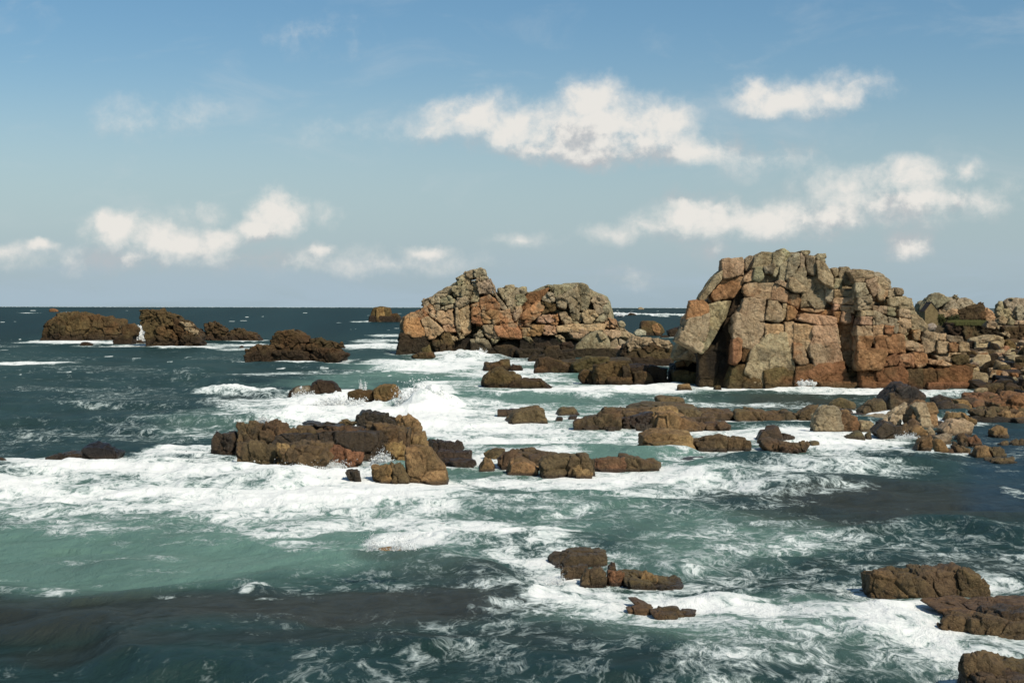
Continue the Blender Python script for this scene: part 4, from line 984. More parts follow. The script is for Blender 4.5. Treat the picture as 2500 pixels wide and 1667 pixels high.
rng = np.random.default_rng(91)
def shrub(label, x, z, Y, r, h, mat, n):
    root = tag(empty('shrub', (x, Y, z)), label, 'shrub')
    V, Q = leaf_cloud(rng, n, r, r * .8, h, .13); mesh_np('foliage', V, Q, mat, root, smoothed=False)
    V, Q = stem_mesh(rng, 7, r, h); mesh_np('stems', V, Q, BARK, root, smoothed=False)
x, z = c7(765, 1030, 306); shrub('light green shrub at the right corner of the stone hut', x, z - .2, 306, 1.25, 2.1, GREEN, 1500)
x, z = c7(985, 1040, 307); shrub('dark olive shrub between the light shrub and the grassy bank', x, z - .2, 307, 1.6, 2.2, DGREEN, 2000)
def c2(x, y, Y):
    g = grid('C2', [(x, y)])[0]; return (g[0] - 1176) / F * Y, CAM_H - (g[1] - HOR) / F * Y
x, z = c2(252, 640, 181); shrub('small green plant growing in the deep cleft of the cliff', x, z, 181.5, .35, 1.0, DGREEN, 260)
x, z = c2(785, 800, 182); shrub('small green tuft on a ledge left of the orange pillar block', x, z, 181.2, .6, .55, GREEN, 300)
V, Q = [], []
for i in range(5200):
    gx = rng.uniform(1000, 1640); x, z = c7(gx, 1020 - 25 * rng.random(), 301); y = rng.uniform(299.5, 306)
    h = rng.uniform(.25, .75); w_ = .03; t = rng.uniform(-.25, .25, 2); b = len(V)
    z0 = z - .1
    V += [(x - w_, y, z0 - .3), (x + w_, y, z0 - .3), (x + t[0] * h, y + t[1] * h, z0 + h), (x + t[0] * h - .01, y + t[1] * h, z0 + h)]; Q.append((b, b + 1, b + 2, b + 3))
tag(mesh_np('grass', V, Q, GREEN, smoothed=False), kind='stuff')
# far mast and headland
mx, _ = c7(278, 700, 1500)
V, Q = [], []
for s0, s1, z0, z1 in ((.28, .12, -1, 15.5), (.5, .5, 8.2, 8.5), (.35, .35, 11.2, 11.5)):
    b = len(V)
    for z, s in ((z0, s0), (z1, s1)): V += [(-s, -s, z), (s, -s, z), (s, s, z), (-s, s, z)]
    Q += [(b + k, b + (k + 1) % 4, b + 4 + (k + 1) % 4, b + 4 + k) for k in range(4)] + [(b + 3, b + 2, b + 1, b), (b + 4, b + 5, b + 6, b + 7)]
tag(mesh_np('beacon_mast', V, Q, MAT_SLATE, None, (mx, 1500, 0), smoothed=False), 'thin distant mast on the horizon left of the stone hut', 'mast')
hxs = np.linspace(700, 1500, 90); V, Q = [], []
for i, xx in enumerate(hxs):
    hh = 11 + 7 * float(fbm(np.array([[xx / 60, 3.]]), 4, 3)[0])
    V += [(xx, 3000, -3), (xx, 3040, hh * .8), (xx, 3110, hh), (xx, 3260, hh), (xx, 3400, -3)]
for i in range(len(hxs) - 1):
    for k in range(4): a_, b_ = i * 5 + k, (i + 1) * 5 + k; Q.append((a_, b_, b_ + 1, a_ + 1))
tag(mesh_np('far_headland', V, Q, leafmat('far land', (.05, .07, .07), (.07, .09, .09))), kind='structure')

# ================================================================== SEA
def ell(lst):
    out = []
    for (dx, dy, rx, ry, s) in lst:
        (gx, gy), = level(np.array([[dx, dy]], float))
        X, Y = water_pt(gx, max(gy, HOR + 2)); a = rx / F * Y
        b = (water_pt(0, max(gy - ry, HOR + 1.5))[1] - water_pt(0, gy + ry)[1]) / 2
        out.append((X, Y, a, b, s))
    return out
FOAM = ell([ # x, y, rx, ry, strength  (survey grid)
 (250, 1095, 330, 62, .98), (60, 1100, 200, 50, .95), (500, 1075, 190, 55, 1.0), (620, 1115, 260, 55, 1.0), (800, 1105, 230, 48, 1.0), (930, 1120, 150, 40, .8), (430, 1030, 110, 22, .9), (120, 1060, 160, 16, .85), (250, 1150, 300, 45, .72), (620, 1165, 330, 45, .72), (300, 1195, 220, 30, .5), (900, 1165, 200, 45, .72), (40, 1060, 80, 12, .7),
 (560, 906, 115, 13, 1.0), (640, 925, 190, 18, .75), (770, 925, 120, 26, 1.0), (900, 940, 150, 34, 1.1), (975, 920, 62, 48, 1.2), (1000, 950, 80, 30, 1.0), (700, 965, 160, 18, .95), (850, 975, 120, 14, .9), (600, 948, 150, 16, .55),
 (960, 845, 130, 16, .85), (890, 832, 60, 8, .85), (1075, 813, 75, 16, 1.1), (1130, 830, 130, 14, .9), (1010, 835, 120, 16, .85), (1200, 860, 150, 18, .85), (1150, 895, 210, 30, .6), (1400, 895, 160, 16, .98), (1280, 905, 140, 12, .95), (1480, 880, 70, 12, .8), (1620, 890, 90, 10, .95), (1720, 893, 180, 8, .9), (1860, 884, 90, 9, 1.05), (1950, 900, 140, 9, .85), (2080, 905, 120, 8, .8), (2200, 905, 90, 6, .7),
 (1380, 940, 250, 18, .62), (1120, 960, 180, 40, .78), (1230, 995, 260, 28, .85), (1050, 1000, 90, 40, .9), (1400, 990, 180, 16, .8), (1750, 930, 190, 14, .7), (1620, 930, 120, 18, .6), (1950, 940, 120, 12, .8), (2035, 958, 50, 16, .95), (1850, 1000, 190, 26, .9), (2000, 1010, 120, 14, .9), (1700, 1000, 200, 16, .85), (1160, 1055, 160, 25, .85), (1480, 1020, 130, 12, .55), (1320, 1030, 140, 12, .6), (1420, 1085, 220, 18, .85), (1250, 1105, 230, 20, .85), (1120, 1100, 90, 18, .9), (1650, 1050, 200, 20, .75), (1900, 1045, 160, 18, .72), (2010, 1030, 160, 14, .75), (2180, 1045, 90, 10, .8), (1650, 1095, 280, 28, .62), (1960, 1085, 220, 18, .68), (1500, 1130, 300, 30, .62), (1150, 1160, 200, 34, .62), (1500, 1180, 260, 30, .52), (1850, 1120, 200, 20, .5), (2230, 1075, 120, 10, .45),
 (1060, 1240, 220, 36, 1.0), (900, 1240, 80, 24, .95), (1230, 1275, 160, 34, .95), (1290, 1330, 110, 40, 1.0), (1140, 1225, 180, 24, .9), (1010, 1195, 190, 16, .75), (1430, 1380, 240, 36, 1.05), (1640, 1390, 140, 26, 1.05), (1580, 1345, 120, 20, .8), (1740, 1410, 70, 22, .95), (1330, 1420, 230, 34, .65), (1180, 1340, 140, 30, .65), (1560, 1440, 200, 30, .6), (1400, 1475, 260, 30, .45), (1100, 1375, 90, 16, .5), (760, 1285, 100, 24, .45), (720, 1240, 110, 12, .5), (700, 1275, 60, 14, .5),
 (1560, 1250, 220, 30, .58), (1480, 1300, 140, 24, .62), (1720, 1220, 180, 24, .55), (1660, 1300, 180, 30, .58), (1820, 1300, 170, 34, .66), (1880, 1360, 160, 34, .68), (1930, 1420, 190, 40, .66), (1780, 1350, 100, 20, .6), (2080, 1420, 130, 34, .9), (2110, 1470, 150, 44, .92), (2220, 1510, 160, 40, .85), (2000, 1500, 220, 40, .62), (2100, 1540, 200, 34, .72), (1800, 1490, 200, 40, .52), (1700, 1450, 160, 24, .55), (2310, 1370, 70, 24, .75), (2240, 1345, 80, 16, .6), (2330, 1480, 60, 40, .8), (1850, 1545, 220, 24, .42), (2000, 1390, 90, 14, .85),
 (2000, 1270, 260, 24, .42), (2200, 1290, 160, 16, .42), (1950, 1200, 200, 16, .35), (2200, 1230, 160, 14, .32), (1750, 1150, 200, 18, .45), (2330, 1130, 30, 14, .5),
 (590, 1374, 34, 9, .68), (568, 1390, 20, 8, .66), (620, 1405, 36, 4, .66), (95, 1385, 110, 14, .47), (30, 1340, 60, 14, .42), (130, 1395, 70, 8, .48), (260, 1300, 200, 10, .36), (350, 1330, 120, 10, .36), (760, 1345, 120, 12, .4), (430, 1400, 90, 5, .38), (1040, 1558, 90, 6, .45), (210, 1360, 30, 5, .4), (120, 1200, 140, 14, .5), (520, 1230, 200, 14, .4), (300, 1240, 120, 10, .3),
 (60, 833, 110, 4, .8), (170, 786, 130, 6, .95), (300, 795, 100, 5, .9), (420, 799, 120, 4, .9), (590, 830, 35, 6, .95), (700, 835, 130, 4, .9), (830, 795, 60, 8, .95), (620, 860, 80, 5, .7), (760, 857, 100, 4, .6), (560, 793, 110, 3.5, .8), (330, 782, 22, 10, 1.0), (215, 864, 12, 3, .9), (20, 858, 14, 3, .8), (560, 802, 50, 3.5, .7), (40, 795, 60, 3, .5), (850, 738, 52, 2.6, 1.0), (905, 770, 60, 4, .8), (1500, 722, 150, 2.6, 1.05), (1430, 721, 40, 3.4, 1.05), (1610, 724, 30, 3, 1.0), (1745, 770, 25, 4, .9), (1570, 769, 30, 3, .8), (120, 718, 40, 1.4, .9), (910, 795, 60, 6, .8), (900, 800, 60, 5, .6), (870, 782, 70, 3, .7),
 (130, 1000, 160, 8, .35), (460, 860, 120, 6, .4), (300, 930, 200, 10, .4), (420, 985, 180, 10, .5), (150, 900, 120, 6, .35), (200, 845, 150, 6, .4), (480, 1000, 60, 8, .5)])
TURQ = ell([(420, 1240, 640, 95, .85), (380, 1310, 480, 45, .7), (450, 1215, 560, 70, .75), (250, 1150, 350, 40, .8), (700, 1150, 300, 60, .8), (500, 1275, 330, 35, .55), (1100, 1170, 400, 70, .6), (1200, 960, 360, 90, .75), (980, 850, 200, 40, .7), (1250, 870, 250, 40, .7), (1350, 1040, 250, 30, .55), (1650, 1230, 300, 70, .65), (1800, 1440, 320, 80, .75), (1500, 1440, 240, 60, .45), (1350, 1120, 260, 30, .5), (560, 960, 200, 30, .5), (740, 1290, 120, 30, .3), (2000, 1500, 300, 60, .55), (1600, 1010, 300, 40, .3), (860, 870, 150, 20, .5), (2100, 1430, 200, 50, .5)])
BROWN = ell([(350, 1425, 620, 46, .85), (900, 1425, 420, 50, .85), (1100, 1400, 240, 50, .7), (1000, 1335, 180, 30, .55), (250, 1500, 280, 24, .6), (800, 1500, 320, 26, .55), (2150, 1150, 380, 55, .75), (1900, 1190, 250, 40, .55), (870, 1305, 90, 14, .7), (1700, 1130, 150, 20, .4), (1250, 1490, 220, 30, .3), (2200, 1330, 220, 40, .35), (1820, 925, 200, 20, .55), (560, 920, 90, 8, .4)])
DARK = ell([(1200, 1530, 1300, 60, .55), (100, 1440, 300, 120, .2), (200, 940, 500, 80, .2), (1150, 1310, 150, 20, .5), (1780, 1090, 160, 20, .3)])
WAVES = ell([ # breaking ridges and mounds: x, y, rx, ry, height in metres
 (560, 903, 120, 10, .9), (860, 930, 180, 16, 1.1), (985, 935, 66, 18, 2.3), (760, 928, 80, 14, 1.0), (1075, 815, 60, 8, 1.3), (950, 838, 90, 8, 1.0), (1870, 886, 70, 6, 1.0), (700, 968, 120, 10, .8),
 (520, 1085, 200, 20, .5), (760, 1110, 200, 18, .6), (240, 1075, 260, 16, .45), (900, 1085, 70, 14, .6), (90, 1165, 150, 14, .5),
 (1010, 1245, 150, 20, .65), (1180, 1250, 120, 18, .4), (740, 1268, 110, 16, .55), (770, 1302, 90, 14, .5), (1330, 1335, 60, 14, .15), (1600, 1392, 160, 10, .25), (1700, 1392, 90, 14, .5),
 (590, 1385, 60, 10, .3), (1430, 722, 40, 2.5, 4.5), (1500, 723, 120, 2.2, 2.2), (1610, 724, 30, 2.2, 3.2), (2040, 958, 40, 8, .5), (1000, 1400, 300, 30, .25), (300, 1450, 300, 22, .3), (900, 1510, 400, 22, .25), (2100, 1465, 110, 22, .3)])
rw = np.random.default_rng(12)
caps = []
for _ in range(130):                                # whitecaps of the open sea
    dy = 713 + 155 * rw.random() ** 1.5; dx = rw.uniform(-60, 2420)
    if dx > 1250 and dy > 770: continue
    k = (dy - 706) / 100
    caps.append((dx, dy, rw.uniform(2, 6.5) * (1 + 2.5 * k * rw.random()), rw.uniform(.9, 1.4) + 1.6 * k * rw.random(), rw.uniform(.45, .9)))
CAPS = ell(caps)

rowsD = np.concatenate([np.arange(1670, 712, -1.4), np.arange(712, HOR + 1.2, -.6)])
Yr = np.concatenate([CAM_H * F / (rowsD - HOR), [40000, 60000, 90000]])
uc = np.concatenate([np.linspace(-1.6, -.42, 40)[:-1], np.linspace(-.42, .42, 1040), np.linspace(.42, 1.6, 40)[1:]])
SY, SU = np.meshgrid(Yr, uc, indexing='ij'); shp = SY.shape
sy = SY.ravel(); sx = (SU * SY).ravel()
dY = np.repeat(np.gradient(Yr), len(uc)); P2 = np.stack([sx, sy], 1)
warp = np.stack([fbm(P2 / 22, 3, 401), fbm(P2 / 22, 3, 402)], 1)
warp2 = np.stack([fbm(P2 / 5, 3, 403), fbm(P2 / 5, 3, 404)], 1)
def field(es, wamp=1.0, hard=False):
    f = np.zeros(len(sx))
    for (X, Y, a, b, s) in es:
        m = (np.abs(sx - X) < 2.4 * a) & (np.abs(sy - Y) < 2.4 * b)
        if not m.any(): continue
        k = np.minimum(1.0, wamp)
        dx = (sx[m] - X) / a + k * (.55 * warp[m, 0] + .3 * warp2[m, 0]); dy = (sy[m] - Y) / b + k * (.55 * warp[m, 1] + .35 * warp2[m, 1])
        d = dx * dx + dy * dy
        v = s * (smooth(1.6, .25, d) if not hard else smooth(1.3, .5, d))
        f[m] = np.maximum(f[m], v) + .12 * np.minimum(f[m], v)
    return f
foam = field(FOAM)
capf = field(CAPS, .5, True)
turq, brown, dark = field(TURQ), field(BROWN), field(DARK)
from mathutils.kdtree import KDTree
wl = np.concatenate(WATERLINE); kd = KDTree(len(wl))
for i, p in enumerate(wl): kd.insert((p[0], p[1], 0), i)
kd.balance()
near = np.full(len(sx), 99.0)
for i in np.nonzero((sy < 480) & (np.abs(sx) < .42 * sy))[0]: near[i] = kd.find((sx[i], sy[i], 0))[2]
calm = np.maximum(smooth(.305, .335, sx / sy) * (sy > 70), 0) * smooth(140, 100, sy) * .8     # sheltered pool on the right
foam = np.maximum(foam, (1 - calm) * smooth(2.2, .1, near / (1 + sy / 260)) * (.72 + .25 * warp2[:, 0]))
foam = foam * (.93 + .5 * fbm(np.stack([sx * .75, sy], 1) / 6.5, 4, 409) + .3 * fbm(np.stack([sx * .7, sy], 1) / 2.3, 3, 410))
base_f = .30 * smooth(600, 120, sy) * (1 + fbm(P2 / 14, 3, 412)) * (1 - .6 * brown)
rf = smooth(1300, 1650, 1176 + F * sx / sy) * smooth(75, 58, sy)
foam = np.maximum(foam, .50 * rf * (1 + .5 * fbm(P2 / 5.5, 4, 414)))
foam = np.clip(np.maximum(foam, base_f), 0, 1.25)
foam = np.clip(np.maximum(foam, capf * 1.1), 0, 1.25)

H = np.zeros(len(sx)); crest = np.zeros(len(sx))
for k, (lam, amp, ang) in enumerate([(38, .34, -12), (23, .30, 9), (14, .22, -22), (9, .15, 14), (6.1, .105, -6), (4.1, .07, 28), (2.7, .046, -30), (1.7, .021, 11), (1.1, .013, -18)]):
    th = math.radians(ang); d = sx * math.sin(th) + sy * math.cos(th)
    ph = 2 * math.pi * d / lam + (2.4 * warp[:, 0] * min(1, 14 / lam) * 3 + 1.6 * warp2[:, 1] * min(1, 5 / lam) * 3) + k * 1.7
    env = .55 + .9 * np.clip(fbm(P2 / (lam * 2.6) + 7 * k, 2, 430 + k) + .35, 0, 1)
    fade = smooth(1.6, 4.5, lam / dY)
    s = np.sin(ph); s = 1.15 * (np.exp(.9 * (s - 1)) - .42) * 1.4
    H += amp * env * fade * s
H *= (1 - .65 * calm) * (1 - .25 * smooth(.4, .9, turq))
mound = np.zeros(len(sx))
for (X, Y, a, b, h) in WAVES:
    m = (np.abs(sx - X) < 2.5 * a) & (np.abs(sy - Y) < 2.5 * b)
    if not m.any(): continue
    d = ((sx[m] - X) / a + .35 * warp[m, 0]) ** 2 + ((sy[m] - Y) / b + .45 * warp2[m, 1] + .3 * warp[m, 1]) ** 2
    mound[m] = np.maximum(mound[m], h * np.exp(-1.3 * d))
fo = smooth(.55, 1.0, foam)
fl = smooth(.3, 1.0, 1.2 / np.maximum(dY, .01))
lump = (fbm(np.stack([sx, sy * .8], 1) / 1.7, 4, 451) * .16 + .3 * np.maximum(0, fbm(P2 / 3.5, 3, 452)) * .5) * fo * np.clip(fl + .3, 0, 1)
H = H + mound * np.clip(.62 + .5 * warp2[:, 0] + .5 * fbm(P2 / 2.2, 4, 461), .15, 1.5) + lump * (1 + mound)
H += .03 * fbm(P2 / .6, 3, 455) * smooth(.6, 2.5, .6 * 2.5 / dY)
H *= .35 + .65 * smooth(.0, 2.6, near)
H[sy > 6000] = 0
st = fbm(np.stack([sx / (6 + sy * .05), sy / (8 + sy * .16)], 1), 4, 470)
far = smooth(120, 700, sy)[:, None]
c = np.array((.016, .036, .031)) * (1 - far) + np.array((.008, .025, .028)) * far
c = c + np.array((.010, .014, .014)) * (smooth(50, 100, sy) * smooth(420, 200, sy))[:, None]
c = c * (1 + .55 * st[:, None])
aer = np.clip(turq * 1.0 + .35 * smooth(.35, .95, foam), 0, 1)[:, None] * (1 + .35 * st[:, None])
c = c + (np.array((.115, .200, .158)) - c) * np.clip(aer, 0, 1)
c = c + (np.array((.037, .033, .024)) - c) * np.clip(brown * (1 + .5 * warp[:, 0]), 0, 1)[:, None] * .8
c = c + (np.array((.007, .017, .017)) - c) * np.clip(dark, 0, 1)[:, None] * .7
c = c + (np.array((.016, .036, .058)) - c) * (calm * .8)[:, None]
q = np.arange(len(sx)).reshape(shp)
SF = np.stack([q[:-1, :-1], q[:-1, 1:], q[1:, 1:], q[1:, :-1]], -1).reshape(-1, 4)

m = bpy.data.materials.new('sea water'); t = nt(m)
geo = N(t, 'ShaderNodeNewGeometry'); P = geo.outputs['Position']
ac = N(t, 'ShaderNodeAttribute', attribute_name='tint'); af = N(t, 'ShaderNodeAttribute', attribute_name='foam')
sp = N(t, 'ShaderNodeSeparateXYZ'); L(t, P, sp.inputs[0]); cb = N(t, 'ShaderNodeCombineXYZ'); L(t, sp.outputs[0], cb.inputs[0]); L(t, math_(t, 'MULTIPLY', sp.outputs[1], .62), cb.inputs[1])
Q2 = cb.outputs[0]
w1 = N(t, 'ShaderNodeVectorMath', operation='MULTIPLY_ADD'); L(t, noise(t, Q2, .42, 3, .55, 0, 1), w1.inputs[0]); w1.inputs[1].default_value = (1.9, 1.9, 0); L(t, Q2, w1.inputs[2])
QW = w1.outputs[0]
nA = noise(t, QW, .8, 9, .68, .25)
rid = math_(t, 'SUBTRACT', 1.0, math_(t, 'MULTIPLY', math_(t, 'ABSOLUTE', math_(t, 'SUBTRACT', noise(t, QW, 1.15, 7, .62, .5), .5)), 5.0), clamp=True)
rid2 = math_(t, 'SUBTRACT', 1.0, math_(t, 'MULTIPLY', math_(t, 'ABSOLUTE', math_(t, 'SUBTRACT', noise(t, QW, 3.4, 5, .6, .4), .5)), 5.0), clamp=True)
pat = math_(t, 'ADD', math_(t, 'MULTIPLY', maprange(t, nA, .25, .75, 0, 1, 'LINEAR'), .5), math_(t, 'ADD', math_(t, 'MULTIPLY', rid, .3), math_(t, 'MULTIPLY', rid2, .2)))
thr = math_(t, 'SUBTRACT', 1.02, math_(t, 'MULTIPLY', af.outputs['Fac'], .80))
fm = maprange(t, math_(t, 'SUBTRACT', pat, thr), -.11, .19, 0, 1)
# water body
bump = N(t, 'ShaderNodeBump'); bump.inputs['Strength'].default_value = 1.0; bump.inputs['Distance'].default_value = .5
hh = math_(t, 'ADD', math_(t, 'ADD', math_(t, 'MULTIPLY', noise(t, Q2, .45, 6, .6, .5), .6), math_(t, 'MULTIPLY', noise(t, Q2, 2.2, 8, .68, .4), .30)), math_(t, 'MULTIPLY', noise(t, Q2, .11, 4, .55, .3), 2.0))
L(t, hh, bump.inputs['Height'])
dif = N(t, 'ShaderNodeBsdfDiffuse'); L(t, ac.outputs['Color'], dif.inputs['Color']); L(t, bump.outputs[0], dif.inputs['Normal'])
gl = N(t, 'ShaderNodeBsdfGlossy'); gl.inputs['Roughness'].default_value = .16; gl.inputs['Color'].default_value = (.9, .95, .95, 1); L(t, bump.outputs[0], gl.inputs['Normal'])
fr = N(t, 'ShaderNodeFresnel'); fr.inputs['IOR'].default_value = 1.33; L(t, bump.outputs[0], fr.inputs['Normal'])
fac = math_(t, 'MINIMUM', math_(t, 'MULTIPLY', fr.outputs[0], .75), maprange(t, sp.outputs[1], 40, 260, .125, .085))
mw = N(t, 'ShaderNodeMixShader'); L(t, fac, mw.inputs[0]); L(t, dif.outputs[0], mw.inputs[1]); L(t, gl.outputs[0], mw.inputs[2])
# foam
fb = N(t, 'ShaderNodeBump'); fb.inputs['Strength'].default_value = .9; fb.inputs['Distance'].default_value = .25
L(t, math_(t, 'ADD', math_(t, 'MULTIPLY', fm, .35), math_(t, 'MULTIPLY', noise(t, QW, 1.6, 8, .7), .9)), fb.inputs['Height'])
fd = N(t, 'ShaderNodeBsdfDiffuse'); L(t, fb.outputs[0], fd.inputs['Normal'])
fcol = mixc(t, maprange(t, math_(t, 'SUBTRACT', pat, thr), .0, .42, 0, 1), (.40, .47, .45), (.80, .80, .77))
L(t, fcol, fd.inputs['Color'])
ms = N(t, 'ShaderNodeMixShader'); L(t, math_(t, 'MULTIPLY', fm, .96), ms.inputs[0]); L(t, mw.outputs[0], ms.inputs[1]); L(t, fd.outputs[0], ms.inputs[2])
o = N(t, 'ShaderNodeOutputMaterial'); L(t, ms.outputs[0], o.inputs[0])
tag(mesh_np('sea', np.stack([sx, sy, H], 1), SF, m, None, (0, 0, 0), c, {'foam': foam}), kind='structure')

# ================================================================== SPRAY
m = bpy.data.materials.new('spray'); t = nt(m)
d_ = N(t, 'ShaderNodeBsdfDiffuse'); d_.inputs['Color'].default_value = (.85, .85, .83, 1)
tr = N(t, 'ShaderNodeBsdfTranslucent'); tr.inputs['Color'].default_value = (.85, .86, .85, 1)
mx_ = N(t, 'ShaderNodeMixShader'); mx_.inputs[0].default_value = .45; L(t, d_.outputs[0], mx_.inputs[1]); L(t, tr.outputs[0], mx_.inputs[2])
o = N(t, 'ShaderNodeOutputMaterial'); L(t, mx_.outputs[0], o.inputs[0]); MAT_SPRAY = m
OCT = np.array([(1, 0, 0), (-1, 0, 0), (0, 1, 0), (0, -1, 0), (0, 0, 1), (0, 0, -1)], float)
OCF = np.array([(0, 2, 4), (2, 1, 4), (1, 3, 4), (3, 0, 4), (2, 0, 5), (1, 2, 5), (3, 1, 5), (0, 3, 5)])
def spray(label, crop, x, ybase, wpx, hpx, Y, n, seed, px=.34, jets=5, core=1, lean=0.0, drop=1.0):
    """a burst of droplets thrown up where a wave meets rock; (x, ybase) foot, wpx/hpx size in crop pixels"""
    n = int(n * 2.2); r = np.random.default_rng(seed)
    g = grid(crop, [(x, ybase), (x + wpx / 2, ybase - hpx)])
    X = (g[0, 0] - 1176) / F * Y; Z = max(CAM_H - (g[0, 1] - HOR) / F * Y, -.1); W = (g[1, 0] - g[0, 0]) / F * Y; Hh = (g[0, 1] - g[1, 1]) / F * Y
    jx = r.uniform(-.75, .75, jets); jh = r.uniform(.5, 1.0, jets) * (1 - .45 * jx ** 2); jw = r.uniform(.10, .28, jets)
    k = r.integers(jets, size=n); u = r.random(n) ** (1.5 * drop)
    z = u * jh[k] * (1 + .15 * r.normal(size=n))
    xx = jx[k] + jw[k] * r.normal(size=n) * (.55 + .8 * u) + lean * u; yy = .35 * r.normal(size=n) * (.5 + u)
    xx += .10 * fbm(np.stack([z * 6, xx * 6, yy * 3], 1), 2, seed)
    C = np.stack([xx * W, yy * W * .8, np.abs(z) * Hh], 1)
    keep = fbm(np.stack([xx * 4, yy * 4, z * 2.2], 1) + seed, 4, seed) + .9 * (.32 - u) > r.uniform(-.25, .3, n)
    C, u = C[keep], u[keep]; n = len(C)
    n_ = n; s = Y / 1422 * px * .62 * np.exp(.55 * r.normal(size=n)) * (1.25 - .6 * u)
    V = (C[:, None, :] + OCT[None] * s[:, None, None] * (1 + .15 * r.normal(size=(n, 6, 1)))).reshape(-1, 3)
    T = (OCF[None] + (np.arange(n) * 6)[:, None, None]).reshape(-1, 3)
    root = tag(empty('sea_spray', (X, Y, Z)), label, 'spray', 'bursts of white spray')
    mesh_np('droplets', V, T, MAT_SPRAY, root, smoothed=False)['kind'] = 'stuff'
    if core == 2:
        qd, quads = lattice(26, 20, 18); d = qd / np.linalg.norm(qd, axis=1)[:, None]
        rad = 1 + .55 * fbm(d * 1.9 + seed, 4, seed) + .28 * fbm(d * 6 + seed, 3, seed + 3)
        PP = d * rad[:, None] * np.array([W * .75, W * .5, Hh * .62]); PP[:, 2] += Hh * .1
        mesh_np('foam_mound', PP, quads, MAT_SPRAY, root)
spray('tall white plume bursting between the far tower islet and the squarish rock', 'B1', 915, 372, 135, 150, 388, 6500, 301, px=1.1, jets=8, drop=.7, core=2)
spray('huge rounded white wave burst right of the square-shouldered rock', 'B4', 1650, 300, 330, 235, 139, 12000, 302, px=.7, jets=14, drop=.62)
spray('faint vertical spray column behind the square-shouldered rock', 'B4', 1268, 140, 70, 125, 150, 900, 303, px=.32, jets=4, core=False)
spray('white surge breaking over the low dark rocks at mid bay', 'B4', 1150, 250, 420, 110, 141, 6000, 304, px=.7, jets=9)
spray('white burst climbing the right part of the layered ledge', 'B4', 1400, 620, 190, 140, 88.2, 5200, 305, px=.6, jets=7)
spray('white burst at the front left corner of the layered ledge', 'B4', 655, 610, 170, 85, 88, 3600, 306, px=.55, jets=6)
spray('low line of droplets along the middle of the layered ledge front', 'B4', 980, 630, 420, 70, 86.5, 5200, 307, px=.5, jets=11)
spray('small splash behind the left top of the layered ledge', 'B4', 630, 345, 130, 70, 108, 1800, 308, px=.5, jets=5)
spray('white burst in the cove at the foot of the twin-peaked islet', 'C3', 1330, 1440, 250, 150, 294, 4000, 309, px=.6, jets=6)
spray('lower white surge left of the cove burst', 'C3', 960, 1470, 330, 90, 293, 3200, 310, px=.6, jets=7)
spray('misty spray thrown up over the near breaker', 'B8', 1790, 360, 300, 230, 49.5, 2600, 311, px=.36, jets=8, lean=.15)
spray('white burst against the left end of the stepping tan blocks', 'B7', 215, 330, 150, 110, 49.5, 1300, 312, px=.36, jets=6)
spray('thin see-through splash over the wet boulder on the right point', 'B6', 1230, 860, 260, 90, 104, 1400, 314, px=.35, jets=6, core=False)
spray('spray off the long white breaker line far out', 'C4', 1440, 495, 120, 30, 1500, 900, 315, px=.6, jets=4, core=False)
spray('white crest slapping the orange foot of the tall stack', 'C1', 1440, 1480, 170, 75, 173, 2000, 316, px=.6, jets=6)
spray('white water running off the domed dark rock', 'B4', 880, 185, 150, 75, 154.6, 1900, 318, px=.5, jets=9, core=False, drop=.7)

# ================================================================== SKY, SUN, CAMERA
world = bpy.data.worlds.new('World'); scene.world = world; world.use_nodes = True
t = world.node_tree; t.nodes.clear()
def make_cloud_group(lobes):
    g = bpy.data.node_groups.new('cloud density', 'ShaderNodeTree')
    g.interface.new_socket('P', in_out='INPUT', socket_type='NodeSocketVector'); g.interface.new_socket('D', in_out='OUTPUT', socket_type='NodeSocketFloat')
    gi, go = g.nodes.new('NodeGroupInput'), g.nodes.new('NodeGroupOutput'); P0 = gi.outputs[0]
    wn = N(g, 'ShaderNodeVectorMath', operation='MULTIPLY_ADD'); s1 = N(g, 'ShaderNodeVectorMath', operation='SUBTRACT')
    L(g, noise(g, P0, 26, 5, .58, 0, 1), s1.inputs[0]); s1.inputs[1].default_value = (.5, .5, .5)
    L(g, s1.outputs[0], wn.inputs[0]); wn.inputs[1].default_value = (.034, .024, 0); L(g, P0, wn.inputs[2])
    PW = wn.outputs[0]; acc = None
    for (dx, dy, rx, ry, s) in lobes:
        (gx, gy), = level(np.array([[dx, dy]], float)); u, v, a, b = (gx - 1176) / F, (HOR - gy) / F, rx / F * 1.5, ry / F * 1.42
        sb = N(g, 'ShaderNodeVectorMath', operation='MULTIPLY_ADD'); L(g, PW, sb.inputs[0]); sb.inputs[1].default_value = (1 / a, 1 / b, 0); sb.inputs[2].default_value = (-u / a, -v / b, 0)
        ln = N(g, 'ShaderNodeVectorMath', operation='LENGTH'); L(g, sb.outputs[0], ln.inputs[0])
        x = math_(g, 'MULTIPLY', math_(g, 'SUBTRACT', 1.0, ln.outputs['Value']), s)
        acc = x if acc is None else math_(g, 'SMOOTH_MAX', acc, x, .35)
    nf = math_(g, 'ADD', math_(g, 'MULTIPLY', math_(g, 'SUBTRACT', noise(g, P0, 30, 10, .6), .5), 2.5), math_(g, 'MULTIPLY', math_(g, 'SUBTRACT', noise(g, PW, 110, 7, .62), .5), .9))
    amp = math_(g, 'ADD', math_(g, 'MULTIPLY', math_(g, 'MAXIMUM', acc, -.25), .7), .42)
    L(g, math_(g, 'ADD', math_(g, 'ADD', acc, .13), math_(g, 'MULTIPLY', nf, amp)), go.inputs[0]); return g
